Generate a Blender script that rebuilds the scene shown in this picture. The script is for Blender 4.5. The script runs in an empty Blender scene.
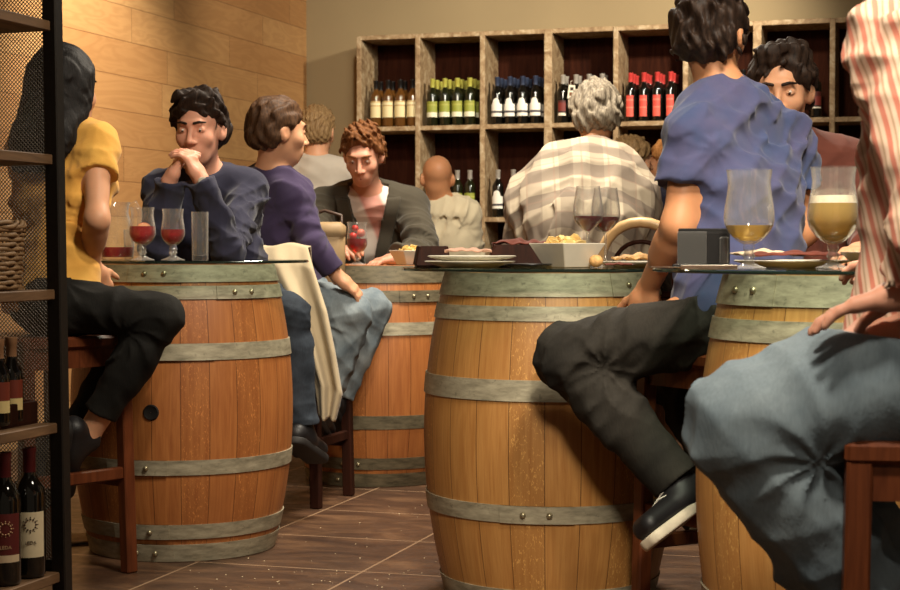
import bpy, math, random
import numpy as np
from mathutils import Vector, Matrix
C = bpy.context.scene.collection
sc = bpy.context.scene
R = math.radians
rnd = random.Random(7)

# ------------------------------------------------------------------ camera, world, lights, exposure
CAMZ, FPX = 0.96, 1700.0
PITCH = math.atan(50 / FPX)
cam_d = bpy.data.cameras.new('camera'); cam_d.sensor_width = 36; cam_d.lens = 36 * FPX / 900
cam = bpy.data.objects.new('camera', cam_d); C.objects.link(cam)
cam.location = (0, 0, CAMZ); cam.rotation_euler = (math.pi / 2 - PITCH, 0, 0)
cam_d.clip_start = 0.05
cam_d.dof.use_dof = True; cam_d.dof.focus_distance = 4.7; cam_d.dof.aperture_fstop = 11
sc.camera = cam

w = bpy.data.worlds.new('world'); sc.world = w; w.use_nodes = True
w.node_tree.nodes['Background'].inputs[0].default_value = (1.0, 0.80, 0.58, 1)
w.node_tree.nodes['Background'].inputs[1].default_value = 0.07

def area(name, loc, target, size, power, col=(1, .89, .72), spread=170):
    l = bpy.data.lights.new(name, 'AREA'); l.shape = 'DISK'; l.size = size; l.energy = power; l.color = col
    l.spread = R(spread)
    o = bpy.data.objects.new(name, l); C.objects.link(o); o.location = loc
    o.rotation_euler = (Vector(target) - Vector(loc)).to_track_quat('-Z', 'Y').to_euler()
    return o
def spot(name, loc, target, power, angle=60, blend=.8, rad=.08, col=(1, .88, .70)):
    l = bpy.data.lights.new(name, 'SPOT'); l.energy = power; l.spot_size = R(angle); l.spot_blend = blend
    l.shadow_soft_size = rad; l.color = col
    o = bpy.data.objects.new(name, l); C.objects.link(o); o.location = loc
    o.rotation_euler = (Vector(target) - Vector(loc)).to_track_quat('-Z', 'Y').to_euler()
    return o
area('ceiling_light', (0.9, 3.0, 3.05), (0.5, 5.0, 0.3), 0.8, 32, spread=120)
spot('overhead_spot', (0.25, 0.2, 3.0), (0.62, 4.5, 0.55), 400, 36, 1.0, .25)  # front fill, added to light the barrel fronts evenly
spot('overhead_spot', (0.1, 1.4, 3.0), (0.75, 2.7, 0.8), 190, 62, 1.0, .15)  # added to brighten the grey-blue jeans at the right
area('ceiling_light', (0.3, 6.2, 3.05), (0.3, 6.8, 0), 0.9, 95)
spot('overhead_spot', (1.6, 8.6, 3.0), (0.9, 11.0, 1.9), 260, 80)
spot('overhead_spot', (-0.3, 8.4, 3.0), (-0.5, 11.2, 1.9), 110, 75)
spot('overhead_spot', (-0.9, 7.6, 3.05), (-2.0, 8.9, 1.35), 260, 64)
spot('overhead_spot', (0.1, 3.5, 3.05), (-0.66, 5.45, 0.8), 140, 38)
spot('overhead_spot', (0.62, 2.5, 3.05), (0.86, 3.6, 0.75), 150, 50)

vs = sc.view_settings
vs.view_transform = 'Standard'; vs.look = 'None'; vs.gamma = 1; vs.use_curve_mapping = False
vs.exposure = 0.35
try:
    sc.cycles.max_bounces = 10; sc.cycles.transparent_max_bounces = 40; sc.cycles.transmission_bounces = 10
    sc.cycles.caustics_reflective = False; sc.cycles.caustics_refractive = False
    sc.cycles.use_denoising = True
except Exception: pass

def P(px, py, d):
    x = (px - 450) / FPX; v = -(py - 295) / FPX
    D = np.array([x, math.cos(PITCH) + v * math.sin(PITCH), -math.sin(PITCH) + v * math.cos(PITCH)])
    p = D * (d / D[1]); p[2] += CAMZ
    return p
U2 = np.array([.2924, .9563]); V2 = np.array([.9563, -.2924])      # room axes: along the left wall, along the back wall
ROOM = -math.atan2(.2924, .9563)                                   # rotation of the room about z

# ------------------------------------------------------------------ materials
def srgb(r, g, b):
    f = lambda c: (c / 255 / 12.92) if c / 255 <= .04045 else ((c / 255 + .055) / 1.055) ** 2.4
    return (f(r), f(g), f(b), 1)
class NT:
    def __init__(s, name):
        s.m = bpy.data.materials.new(name); s.m.use_nodes = True; s.t = s.m.node_tree
        s.b = s.t.nodes['Principled BSDF']
    def n(s, typ, **kw):
        o = s.t.nodes.new('ShaderNode' + typ)
        for k, v in kw.items(): setattr(o, k, v)
        return o
    def l(s, a, b): s.t.links.new(a, b)
    def val(s, sock, v):
        if hasattr(v, 'is_output') or isinstance(v, bpy.types.NodeSocket): s.l(v, sock)
        else: sock.default_value = v
    def math(s, op, a, b=0.0, c=None):
        o = s.n('Math', operation=op); s.val(o.inputs[0], a); s.val(o.inputs[1], b)
        if c is not None: s.val(o.inputs[2], c)
        return o.outputs[0]
    def obj(s): return s.n('TexCoord').outputs['Object']
    def mapping(s, vec, scale=(1, 1, 1), rot=(0, 0, 0), loc=(0, 0, 0)):
        o = s.n('Mapping'); s.l(vec, o.inputs[0]); o.inputs['Scale'].default_value = scale
        o.inputs['Rotation'].default_value = rot; o.inputs['Location'].default_value = loc
        return o.outputs[0]
    def noise(s, vec, scale, detail=4, rough=.55, dist=0):
        o = s.n('TexNoise'); s.l(vec, o.inputs['Vector']); o.inputs['Scale'].default_value = scale
        o.inputs['Detail'].default_value = detail; o.inputs['Roughness'].default_value = rough
        o.inputs['Distortion'].default_value = dist
        return o.outputs['Fac']
    def ramp(s, fac, stops):
        o = s.n('ValToRGB'); s.val(o.inputs[0], fac)
        while len(o.color_ramp.elements) < len(stops): o.color_ramp.elements.new(.5)
        for e, (p, c) in zip(o.color_ramp.elements, stops): e.position = p; e.color = c
        return o.outputs[0]
    def mix(s, fac, a, b, blend='MIX'):
        o = s.n('Mix', data_type='RGBA', blend_type=blend); s.val(o.inputs[0], fac)
        s.val(o.inputs[6], a); s.val(o.inputs[7], b); return o.outputs[2]
    def sep(s, vec):
        o = s.n('SeparateXYZ'); s.l(vec, o.inputs[0]); return o.outputs
    def comb(s, x, y, z):
        o = s.n('CombineXYZ'); s.val(o.inputs[0], x); s.val(o.inputs[1], y); s.val(o.inputs[2], z); return o.outputs[0]
    def bump(s, h, strength=.3, dist=.005):
        o = s.n('Bump'); s.l(h, o.inputs['Height']); o.inputs['Strength'].default_value = strength
        o.inputs['Distance'].default_value = dist; s.l(o.outputs[0], s.b.inputs['Normal'])
    def col(s, v): s.val(s.b.inputs['Base Color'], v)
    def rough(s, v): s.val(s.b.inputs['Roughness'], v)
    def set(s, **kw):
        for k, v in kw.items(): s.val(s.b.inputs[k.replace('_', ' ')], v)
        return s

_plain = {}
def plain(name, c, rough=.5, metal=0, var=.12, scale=30, bump=.1, **kw):
    if name in _plain: return _plain[name]
    t = NT(name); o = t.obj(); f = t.noise(o, scale)
    c = tuple(c)
    dk = tuple(x * (1 - var) for x in c[:3]) + (1,); lt = tuple(min(1, x * (1 + var)) for x in c[:3]) + (1,)
    t.col(t.ramp(f, [(.3, dk), (.7, lt)])); t.rough(rough); t.set(Metallic=metal, **kw)
    if bump: t.bump(f, bump)
    _plain[name] = t.m; return t.m
def cloth(name, c, var=.18, rough=.9, weave=900, tone=None):
    t = NT(name); o = t.obj()
    f = t.noise(o, 9, 5); wv = t.noise(o, weave, 2)
    c2 = tone or tuple(x * (1 - var) for x in c[:3]) + (1,)
    t.col(t.mix(t.math('MULTIPLY', wv, .35), t.ramp(f, [(.3, c2), (.7, c)]), tuple(x * .6 for x in c[:3]) + (1,)))
    t.rough(rough); t.set(Sheen_Weight=.15); t.b.inputs['Specular IOR Level'].default_value = .2
    t.bump(wv, .25, .002); return t.m
def denim(name, dark, light):
    t = NT(name); o = t.obj(); f = t.noise(o, 5, 5, .6); g = t.noise(t.mapping(o, (1, 1, .25)), 220, 3)
    t.col(t.mix(t.math('MULTIPLY', g, .45), t.ramp(f, [(.32, dark), (.68, light)]), tuple(x * .5 for x in dark[:3]) + (1,)))
    t.rough(.85); t.b.inputs['Specular IOR Level'].default_value = .2; t.bump(g, .3, .003); return t.m
def thin_glass(name, col=(1, 1, 1, 1), base=.05, edge=.75, power=3.0, rough=.02, rim_glint=.0):
    """clear thin-walled glass: what lies behind shows through, the surface reflects more towards grazing angles"""
    t = NT(name); out = [n for n in t.t.nodes if n.type == 'OUTPUT_MATERIAL'][0]
    tr = t.n('BsdfTransparent'); tr.inputs[0].default_value = col; gl = t.n('BsdfGlossy'); gl.inputs['Roughness'].default_value = rough
    lw = t.n('LayerWeight'); lw.inputs[0].default_value = .5
    f = t.math('MULTIPLY_ADD', t.math('POWER', lw.outputs['Facing'], power), edge, base)
    mx = t.n('MixShader'); t.l(f, mx.inputs[0]); t.l(tr.outputs[0], mx.inputs[1]); t.l(gl.outputs[0], mx.inputs[2])
    df = t.n('BsdfDiffuse'); df.inputs[0].default_value = (.9, .88, .84, 1); m2 = t.n('MixShader')    # white diffuse towards the rims, standing in for bright reflections
    t.l(t.math('MULTIPLY_ADD', t.math('POWER', lw.outputs['Facing'], 2.5), rim_glint, rim_glint * .08), m2.inputs[0]); t.l(mx.outputs[0], m2.inputs[1]); t.l(df.outputs[0], m2.inputs[2]); t.l(m2.outputs[0], out.inputs[0])
    t.t.nodes.remove(t.b); return t.m
def liquid(name, tint, body, opac=.5, rough=.05):
    """drink: partly clear and tinted, partly scattering its own colour, with a glossy surface"""
    t = NT(name); out = [n for n in t.t.nodes if n.type == 'OUTPUT_MATERIAL'][0]
    tr = t.n('BsdfTransparent'); tr.inputs[0].default_value = tint; df = t.n('BsdfDiffuse'); df.inputs[0].default_value = body; tl = t.n('BsdfTranslucent'); tl.inputs[0].default_value = body
    m0 = t.n('MixShader'); m0.inputs[0].default_value = .5; t.l(df.outputs[0], m0.inputs[1]); t.l(tl.outputs[0], m0.inputs[2])
    m1 = t.n('MixShader'); m1.inputs[0].default_value = opac; t.l(tr.outputs[0], m1.inputs[1]); t.l(m0.outputs[0], m1.inputs[2])
    gl = t.n('BsdfGlossy'); gl.inputs['Roughness'].default_value = rough; fr = t.n('Fresnel'); fr.inputs[0].default_value = 1.35
    m2 = t.n('MixShader'); t.l(fr.outputs[0], m2.inputs[0]); t.l(m1.outputs[0], m2.inputs[1]); t.l(gl.outputs[0], m2.inputs[2]); t.l(m2.outputs[0], out.inputs[0])
    t.t.nodes.remove(t.b); return t.m
def glass(name, col=(1, 1, 1, 1), rough=0.0, ior=1.45):
    t = NT(name); t.col(col); t.rough(rough); t.set(Transmission_Weight=1.0, IOR=ior); return t.m
def wood(name, c1, c2, rough=.45, scale=(14, 14, 1.2), bump=.15, spec=.35):
    t = NT(name); o = t.obj()
    v = t.mapping(o, scale); f = t.noise(v, 3.0, 6, .6, 1.2); g = t.noise(t.mapping(o, tuple(x * 8 for x in scale)), 2, 2)
    cc = t.ramp(f, [(.3, c1), (.7, c2)])
    t.col(t.mix(t.math('MULTIPLY', g, .3), cc, tuple(x * .45 for x in c1[:3]) + (1,)))
    t.rough(rough); t.b.inputs['Specular IOR Level'].default_value = spec; t.bump(g, bump, .003); return t.m
def barrel_wood(name, c1, c2, cdark, n=24, seed=0):
    t = NT(name); o = t.obj(); x, y, z = t.sep(o)
    a = t.math('MULTIPLY_ADD', t.math('ARCTAN2', y, x), n / (2 * math.pi), seed * 3.7 + 50)
    a = t.math('ADD', a, t.math('MULTIPLY', t.math('SINE', t.math('MULTIPLY', t.math('FLOOR', a), 7.3)), .0))
    idx = t.math('FLOOR', a); fr = t.math('FRACT', a)
    wn = t.n('TexWhiteNoise', noise_dimensions='1D'); t.l(idx, wn.inputs['W'])
    pv = wn.outputs['Value']
    gv = t.comb(t.math('MULTIPLY', a, 1.4), t.math('MULTIPLY', pv, 9), t.math('MULTIPLY', z, .9))
    gr = t.noise(gv, 5.5, 7, .62, .7)
    fine = t.noise(t.comb(t.math('MULTIPLY', a, 22), 0, t.math('MULTIPLY', z, 2.2)), 5, 3)
    fleck = t.noise(t.comb(t.math('MULTIPLY', a, 5), t.math('MULTIPLY', pv, 5), t.math('MULTIPLY', z, 22)), 3.0, 2, .5, 1.6)
    base = t.ramp(gr, [(.28, c1), (.72, c2)])
    base = t.mix(t.math('MULTIPLY', pv, .55), base, tuple(v * .70 for v in c1[:3]) + (1,))
    base = t.mix(t.math('MULTIPLY', fine, .30), base, cdark)
    fl = t.ramp(fleck, [(.60, (0, 0, 0, 1)), (.66, (1, 1, 1, 1))])
    sel = t.math('GREATER_THAN', pv, .45)
    base = t.mix(t.math('MULTIPLY', t.math('MULTIPLY', fl, sel), .38), base, tuple(min(1, v * 1.7) for v in c2[:3]) + (1,))
    st = t.noise(o, 2.2, 4, .6)
    base = t.mix(t.math('MULTIPLY', t.ramp(st, [(.55, (0, 0, 0, 1)), (.75, (1, 1, 1, 1))]), .35), base, cdark)
    edge = t.math('MINIMUM', fr, t.math('SUBTRACT', 1, fr))
    gap = t.math('LESS_THAN', edge, .013)
    t.col(t.mix(t.math('MULTIPLY', gap, .75), base, tuple(v * .35 for v in cdark[:3]) + (1,)))
    t.rough(t.math('MULTIPLY_ADD', fine, .25, .32))
    t.bump(t.math('SUBTRACT', t.math('MULTIPLY', fine, .3), t.math('MULTIPLY', gap, 1.0)), .4, .003)
    return t.m
def hoop_metal(name, c1, c2, rough=.5):
    t = NT(name); o = t.obj(); f = t.noise(t.mapping(o, (1, 1, 4)), 16, 6, .65); g = t.noise(o, 60, 3)
    cc = t.ramp(f, [(.3, c1), (.68, c2)])
    t.col(t.mix(t.ramp(g, [(.62, (0, 0, 0, 1)), (.72, (.5, .5, .5, 1))]), cc, tuple(v * .45 for v in c1[:3]) + (1,)))
    t.set(Metallic=.2); t.rough(t.math('MULTIPLY_ADD', f, .3, rough - .1)); t.bump(f, .15, .003); return t.m

# ------------------------------------------------------------------ object helpers
def tag(o, label=None, cat=None, group=None, kind=None):
    if label: o['label'] = label
    if cat: o['category'] = cat
    if group: o['group'] = group
    if kind: o['kind'] = kind
    return o
def thing(name, label, cat, loc=(0, 0, 0), rz=0, group=None):
    o = bpy.data.objects.new(name, None); C.objects.link(o); o.empty_display_size = .1
    o.location = loc; o.rotation_euler = (0, 0, rz)
    return tag(o, label, cat, group)
class MB:
    """collects shapes for one mesh"""
    def __init__(s): s.v = []; s.f = []
    def add(s, vs, fs):
        b = len(s.v); s.v += [tuple(map(float, p)) for p in vs]; s.f += [tuple(i + b for i in f) for f in fs]; return s
    def box(s, c, size, rz=0, M=None, taper=1.0, bev=0.0):
        x, y, z = [k / 2 for k in size]
        b = min(bev, x * .9, y * .9, z * .9)
        if b > 0:
            pts = []
            prof = [(-z, b), (-z + b, 0), (z - b, 0), (z, b)]
            for zz, ins in prof:
                X, Y = x - ins, y - ins; q = b if ins == 0 else b * .6
                pts.append([(X, -Y + q, zz), (X, Y - q, zz), (X - q, Y, zz), (-X + q, Y, zz), (-X, Y - q, zz), (-X, -Y + q, zz), (-X + q, -Y, zz), (X - q, -Y, zz)])
            vs = [p for r in pts for p in r]
            fs = [tuple(range(7, -1, -1)), tuple(24 + i for i in range(8))]
            for j in range(3):
                for i in range(8):
                    k = (i + 1) % 8; fs.append((j * 8 + i, j * 8 + k, j * 8 + 8 + k, j * 8 + 8 + i))
        else:
            vs = [(i * x, j * y, k * z) for k in (-1, 1) for j in (-1, 1) for i in (-1, 1)]
            fs = [(0, 2, 3, 1), (4, 5, 7, 6), (0, 1, 5, 4), (2, 6, 7, 3), (1, 3, 7, 5), (0, 4, 6, 2)]
        if taper != 1: vs = [(p[0] * (taper if p[2] < 0 else 1), p[1] * (taper if p[2] < 0 else 1), p[2]) for p in vs]
        Mr = M if M is not None else Matrix.Rotation(rz, 3, 'Z')
        return s.add([Vector(c) + Mr @ Vector(p) for p in vs], fs)
    def bar(s, a, b, wx, wy, up=(0, 0, 1), bev=.003):
        a, b = Vector(a), Vector(b); d = (b - a); L = d.length; d.normalize()
        u = Vector(up)
        if abs(d.dot(u)) > .98: u = Vector((0, 1, 0))
        x = d.cross(u).normalized(); y = x.cross(d).normalized()
        M = Matrix((x, y, d)).transposed()
        return s.box((a + b) / 2, (wx, wy, L), M=M, bev=bev)
    def lathe(s, prof, n=48, c=(0, 0, 0), closed=False, a0=0, a1=2 * math.pi):
        full = abs(a1 - a0 - 2 * math.pi) < 1e-6; m = n if full else n + 1
        vs = []; fs = []
        for r, z in prof:
            for i in range(m):
                a = a0 + (a1 - a0) * i / n; vs.append((c[0] + r * math.cos(a), c[1] + r * math.sin(a), c[2] + z))
        K = len(prof)
        for j in range(K if closed else K - 1):
            j2 = (j + 1) % K
            for i in range(n if not full else m):
                i2 = (i + 1) % m; fs.append((j * m + i, j * m + i2, j2 * m + i2, j2 * m + i))
        if not full and closed:
            fs.append(tuple(j * m for j in range(K))); fs.append(tuple(j * m + m - 1 for j in range(K - 1, -1, -1)))
        return s.add(vs, fs)
    def tube(s, pts, r, n=10, closed=False):
        pts = [Vector(p) for p in pts]; K = len(pts); rr = r if isinstance(r, (list, tuple)) else [r] * K
        vs = []; fs = []; prev = None
        for i, p in enumerate(pts):
            if closed: d = pts[(i + 1) % K] - pts[i - 1]
            else: d = pts[min(i + 1, K - 1)] - pts[max(i - 1, 0)]
            d.normalize()
            if prev is None:
                u = Vector((0, 0, 1)) if abs(d.z) < .9 else Vector((1, 0, 0)); prev = d.cross(u).normalized()
            x = (prev - d * prev.dot(d)).normalized(); y = d.cross(x); prev = x
            for k in range(n):
                a = 2 * math.pi * k / n; vs.append(p + (x * math.cos(a) + y * math.sin(a)) * rr[i])
        for i in range(K if closed else K - 1):
            i2 = (i + 1) % K
            for k in range(n):
                k2 = (k + 1) % n; fs.append((i * n + k, i * n + k2, i2 * n + k2, i2 * n + k))
        if not closed: fs += [tuple(range(n - 1, -1, -1)), tuple((K - 1) * n + k for k in range(n))]
        return s.add(vs, fs)
    def ball(s, c, r, nu=12, nv=8, M=None):
        r = r if isinstance(r, (tuple, list)) else (r, r, r)
        vs = []; fs = []
        for j in range(nv + 1):
            th = math.pi * j / nv
            for i in range(nu):
                a = 2 * math.pi * i / nu
                p = Vector((r[0] * math.sin(th) * math.cos(a), r[1] * math.sin(th) * math.sin(a), r[2] * math.cos(th)))
                vs.append(Vector(c) + (M @ p if M is not None else p))
        for j in range(nv):
            for i in range(nu):
                i2 = (i + 1) % nu; fs.append((j * nu + i, (j + 1) * nu + i, (j + 1) * nu + i2, j * nu + i2))
        return s.add(vs, fs)
    def mesh(s, name, mat, smooth=None):
        me = bpy.data.meshes.new(name); me.from_pydata(s.v, [], s.f); me.validate(); me.update()
        import bmesh
        bm = bmesh.new(); bm.from_mesh(me); bmesh.ops.remove_doubles(bm, verts=bm.verts, dist=1e-6)
        bmesh.ops.recalc_face_normals(bm, faces=bm.faces); bm.to_mesh(me); bm.free()
        if mat: me.materials.append(mat)
        if smooth is not None:
            me.shade_smooth() if smooth >= 180 else me.set_sharp_from_angle(angle=R(smooth))
        return me
    def build(s, name, mat, parent=None, smooth=35, world=False):
        o = bpy.data.objects.new(name, s.mesh(name, mat, smooth)); C.objects.link(o)
        if parent is not None:
            o.parent = parent
            if world: o.location = -root_loc(parent)
        return o
def root_loc(o):
    v = Vector(o.location)
    while o.parent: o = o.parent; v += o.location
    return v
def dup(root, loc, rz=None, label=None, group=None, parent=None):
    r = root.copy(); C.objects.link(r)
    if parent is None:
        r.location = loc
        if rz is not None: r.rotation_euler = (0, 0, rz)
        if label: r['label'] = label
        if group: r['group'] = group
    else: r.parent = parent
    for ch in root.children: dup(ch, None, parent=r)
    return r
def struct(name, mb, mat, smooth=None, loc=(0, 0, 0), rz=0):
    o = mb.build(name, mat, None, smooth); o.location = loc; o.rotation_euler = (0, 0, rz)
    o['kind'] = 'structure'; return o
def solidify(o, t, off=0):
    m = o.modifiers.new('thickness', 'SOLIDIFY'); m.thickness = t; m.offset = off; return o

# ------------------------------------------------------------------ signed-distance modelling for bodies and cloth
def A(v): return np.asarray(v, dtype=np.float64)
def nrm(v): v = A(v); return v / (np.linalg.norm(v) + 1e-12)
class Cone:
    def __init__(s, a, b, ra, rb, lat=None, wa=0, wb=0):
        s.a, s.b, s.ra, s.rb, s.wa, s.wb = A(a), A(b), ra, rb, wa, wb
        s.lat = None if lat is None else nrm(lat)
        e = max(ra, rb) + max(wa, wb); s.lo = np.minimum(s.a, s.b) - e; s.hi = np.maximum(s.a, s.b) + e
    def ev(s, p):
        ab = (s.b - s.a).astype(np.float32); q = p - s.a.astype(np.float32)
        t = np.clip(q @ ab / max(float(ab @ ab), 1e-9), 0, 1)
        q = q - t[:, None] * ab
        if s.lat is not None:
            la = s.lat.astype(np.float32); wd = s.wa + (s.wb - s.wa) * t
            l = q @ la; q = q - np.clip(l, -wd, wd)[:, None] * la
        return np.sqrt(np.einsum('ij,ij->i', q, q)) - (s.ra + (s.rb - s.ra) * t)
class Ell:
    def __init__(s, c, r, M=None):
        s.c, s.r = A(c), A(r); s.M = np.eye(3) if M is None else A(M); e = max(r); s.lo = s.c - e; s.hi = s.c + e
    def ev(s, p):
        q = (p - s.c.astype(np.float32)) @ s.M.astype(np.float32); r = s.r.astype(np.float32)
        k0 = np.sqrt(((q / r) ** 2).sum(1)); k1 = np.sqrt(((q / (r * r)) ** 2).sum(1))
        return k0 * (k0 - 1) / np.maximum(k1, 1e-6)
class Plane:                                                        # keeps the side n points away from
    def __init__(s, c, n): s.c, s.n = A(c), nrm(n); s.lo = None
    def ev(s, p): return (p - s.c.astype(np.float32)) @ s.n.astype(np.float32)
def smin(a, b, k):
    if k <= 0: return np.minimum(a, b)
    h = np.maximum(k - np.abs(a - b), 0) / k
    return np.minimum(a, b) - h * h * k * .25
class Grp:
    def __init__(s, disp=None): s.ops = []; s.lo = A([9e9] * 3); s.hi = A([-9e9] * 3); s.disp = disp
    def u(s, pr, k=0.0):
        s.ops.append(('u', pr, k)); s.lo = np.minimum(s.lo, pr.lo); s.hi = np.maximum(s.hi, pr.hi); return s
    def sub(s, pr, k=0.0): s.ops.append(('s', pr, k)); return s
    def cut(s, c, n, k=0.0): s.ops.append(('i', Plane(c, n), k)); return s
    def inter(s, pr, k=0.0): s.ops.append(('i', pr, k)); return s
    def ev(s, p):
        d = np.full(len(p), 50, np.float32); lo = p.min(0) - .09; hi = p.max(0) + .09
        any_ = False
        for op, pr, k in s.ops:
            if op != 'i' and (np.any(pr.lo > hi) or np.any(pr.hi < lo)): continue
            if op != 'u' and not any_: continue
            e = pr.ev(p)
            if op == 'u': d = smin(d, e, k); any_ = True
            elif op == 's': d = -smin(-d, e, k)
            else: d = -smin(-d, -e, k)
        if s.disp is not None and any_: d = d + s.disp(p)
        return d
def sdf_mesh(name, g, h, mat, parent, m=4, smooth=True):
    c = h * m; lo = g.lo - 2 * c; n = np.ceil((g.hi + 2 * c - lo) / c).astype(int)
    ii = np.stack(np.meshgrid(*[np.arange(k) for k in n], indexing='ij'), -1).reshape(-1, 3)
    cp = (lo + (ii + .5) * c).astype(np.float32)
    # evaluate in spatially compact chunks
    def evalc(pts, ch=24000):
        out = np.empty(len(pts), np.float32)
        for i in range(0, len(pts), ch): out[i:i + ch] = g.ev(pts[i:i + ch])
        return out
    dc = evalc(cp, 6000)
    near = np.abs(dc) < 1.35 * c + .010
    F = np.repeat(np.repeat(np.repeat(dc.reshape(n), m, 0), m, 1), m, 2).astype(np.float32)
    bi = ii[near]
    off = np.stack(np.meshgrid(*[np.arange(m)] * 3, indexing='ij'), -1).reshape(-1, 3)
    fi = (bi[:, None, :] * m + off[None]).reshape(-1, 3)
    fv = evalc((lo + (fi + .5) * h).astype(np.float32))
    F[fi[:, 0], fi[:, 1], fi[:, 2]] = fv
    S = F < 0
    N = F.shape
    cnt = np.zeros((N[0] - 1, N[1] - 1, N[2] - 1), np.uint8)
    cs = [(i, j, k) for i in (0, 1) for j in (0, 1) for k in (0, 1)]
    for i, j, k in cs: cnt += S[i:N[0] - 1 + i, j:N[1] - 1 + j, k:N[2] - 1 + k]
    act = np.argwhere((cnt > 0) & (cnt < 8))
    if len(act) == 0: return None
    vid = np.full(cnt.shape, -1, np.int32); vid[act[:, 0], act[:, 1], act[:, 2]] = np.arange(len(act))
    acc = np.zeros((len(act), 3)); num = np.zeros(len(act))
    cv = {q: F[act[:, 0] + q[0], act[:, 1] + q[1], act[:, 2] + q[2]] for q in cs}
    for q in cs:
        for ax in range(3):
            if q[ax]: continue
            q2 = tuple(1 if a == ax else q[a] for a in range(3))
            f0, f1 = cv[q], cv[q2]; x = (f0 < 0) != (f1 < 0)
            t = np.where(x, f0 / np.where(x, f0 - f1, 1), 0)
            pt = np.tile(A(q), (len(act), 1)); pt[:, ax] += t
            acc += pt * x[:, None]; num += x
    V = lo + (act + acc / num[:, None] + .5) * h
    quads = []
    for ax in range(3):
        a1, a2 = (ax + 1) % 3, (ax + 2) % 3
        s0 = [slice(None)] * 3; s1 = [slice(None)] * 3; s0[ax] = slice(0, -1); s1[ax] = slice(1, None)
        d = S[tuple(s0)] != S[tuple(s1)]; e = np.argwhere(d)
        e = e[(e[:, a1] > 0) & (e[:, a2] > 0) & (e[:, a1] < N[a1] - 1) & (e[:, a2] < N[a2] - 1)]
        ins = S[e[:, 0], e[:, 1], e[:, 2]]
        def g_(o1, o2):
            q = e.copy(); q[:, a1] -= o1; q[:, a2] -= o2; return vid[q[:, 0], q[:, 1], q[:, 2]]
        qd = np.stack([g_(1, 1), g_(0, 1), g_(0, 0), g_(1, 0)], 1)
        qd[~ins] = qd[~ins][:, ::-1]; quads.append(qd)
    Q = np.concatenate(quads); Q = Q[(Q >= 0).all(1)]
    base = np.array(root_loc(parent)) if parent is not None else np.zeros(3)
    V = V - base
    me = bpy.data.meshes.new(name); me.vertices.add(len(V)); me.vertices.foreach_set('co', V.astype(np.float32).ravel())
    me.loops.add(Q.size); me.loops.foreach_set('vertex_index', Q.astype(np.int32).ravel())
    me.polygons.add(len(Q)); me.polygons.foreach_set('loop_start', np.arange(0, Q.size, 4, dtype=np.int32))
    me.update(calc_edges=True); me.validate()
    if smooth: me.shade_smooth()
    me.materials.append(mat)
    o = bpy.data.objects.new(name, me); C.objects.link(o)
    if parent is not None: o.parent = parent
    return o
def folds(seed, amp, freq=(45, 110), n=5, stretch=(1, 1, 1), cap=.007):
    r = np.random.default_rng(seed); ws = []
    for _ in range(n):
        v = r.normal(size=3) * A(stretch); ws.append((nrm(v) * r.uniform(*freq), r.uniform(0, 6.28), r.uniform(.5, 1)))
    m = [(nrm(r.normal(size=3)) * r.uniform(8, 18), r.uniform(0, 6)) for _ in range(2)]
    def f(p):
        wob = sum(np.sin(p @ a.astype(np.float32) + b) for a, b in m)
        t = 0
        for wv, ph, am in ws: t = t + am * (np.abs(np.sin(p @ (wv / 2).astype(np.float32) + ph + 1.3 * wob)) - .6)
        return np.minimum(amp / n * 7.5 * t * (.7 + .3 * wob), cap).astype(np.float32)
    return f
# ------------------------------------------------------------------ the room
def floor_mat():
    t = NT('floor_tiles'); o = t.obj()
    x, y, z = t.sep(o)                                              # floor object is turned with the room: x along the back wall, y along the left wall
    u = t.math('DIVIDE', t.math('ADD', y, -4.68 + 53), .53); v = t.math('DIVIDE', t.math('ADD', x, 1.70 + 53), .53)
    fu, fv = t.math('FRACT', u), t.math('FRACT', v)
    e = t.math('MINIMUM', t.math('MINIMUM', fu, t.math('SUBTRACT', 1, fu)), t.math('MINIMUM', fv, t.math('SUBTRACT', 1, fv)))
    g = t.math('LESS_THAN', e, .0075)
    wn = t.n('TexWhiteNoise', noise_dimensions='2D'); t.l(t.comb(t.math('FLOOR', u), t.math('FLOOR', v), 0), wn.inputs['Vector'])
    n1 = t.noise(t.mapping(o, (1.6, 3.2, 1)), 2.2, 8, .62, .9); n2 = t.noise(o, 26, 5, .6)
    c = t.ramp(n1, [(.30, srgb(58, 40, 30)), (.50, srgb(92, 66, 48)), (.72, srgb(142, 106, 76))])
    c = t.mix(t.math('MULTIPLY', wn.outputs['Value'], .35), c, srgb(70, 48, 38))
    c = t.mix(t.math('MULTIPLY', n2, .4), c, srgb(60, 38, 28))
    t.col(t.mix(g, c, srgb(158, 128, 100)))
    t.rough(t.math('MULTIPLY_ADD', n2, .35, .22)); t.bump(t.math('SUBTRACT', t.math('MULTIPLY', n1, .6), g), .35, .006)
    return t.m
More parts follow.
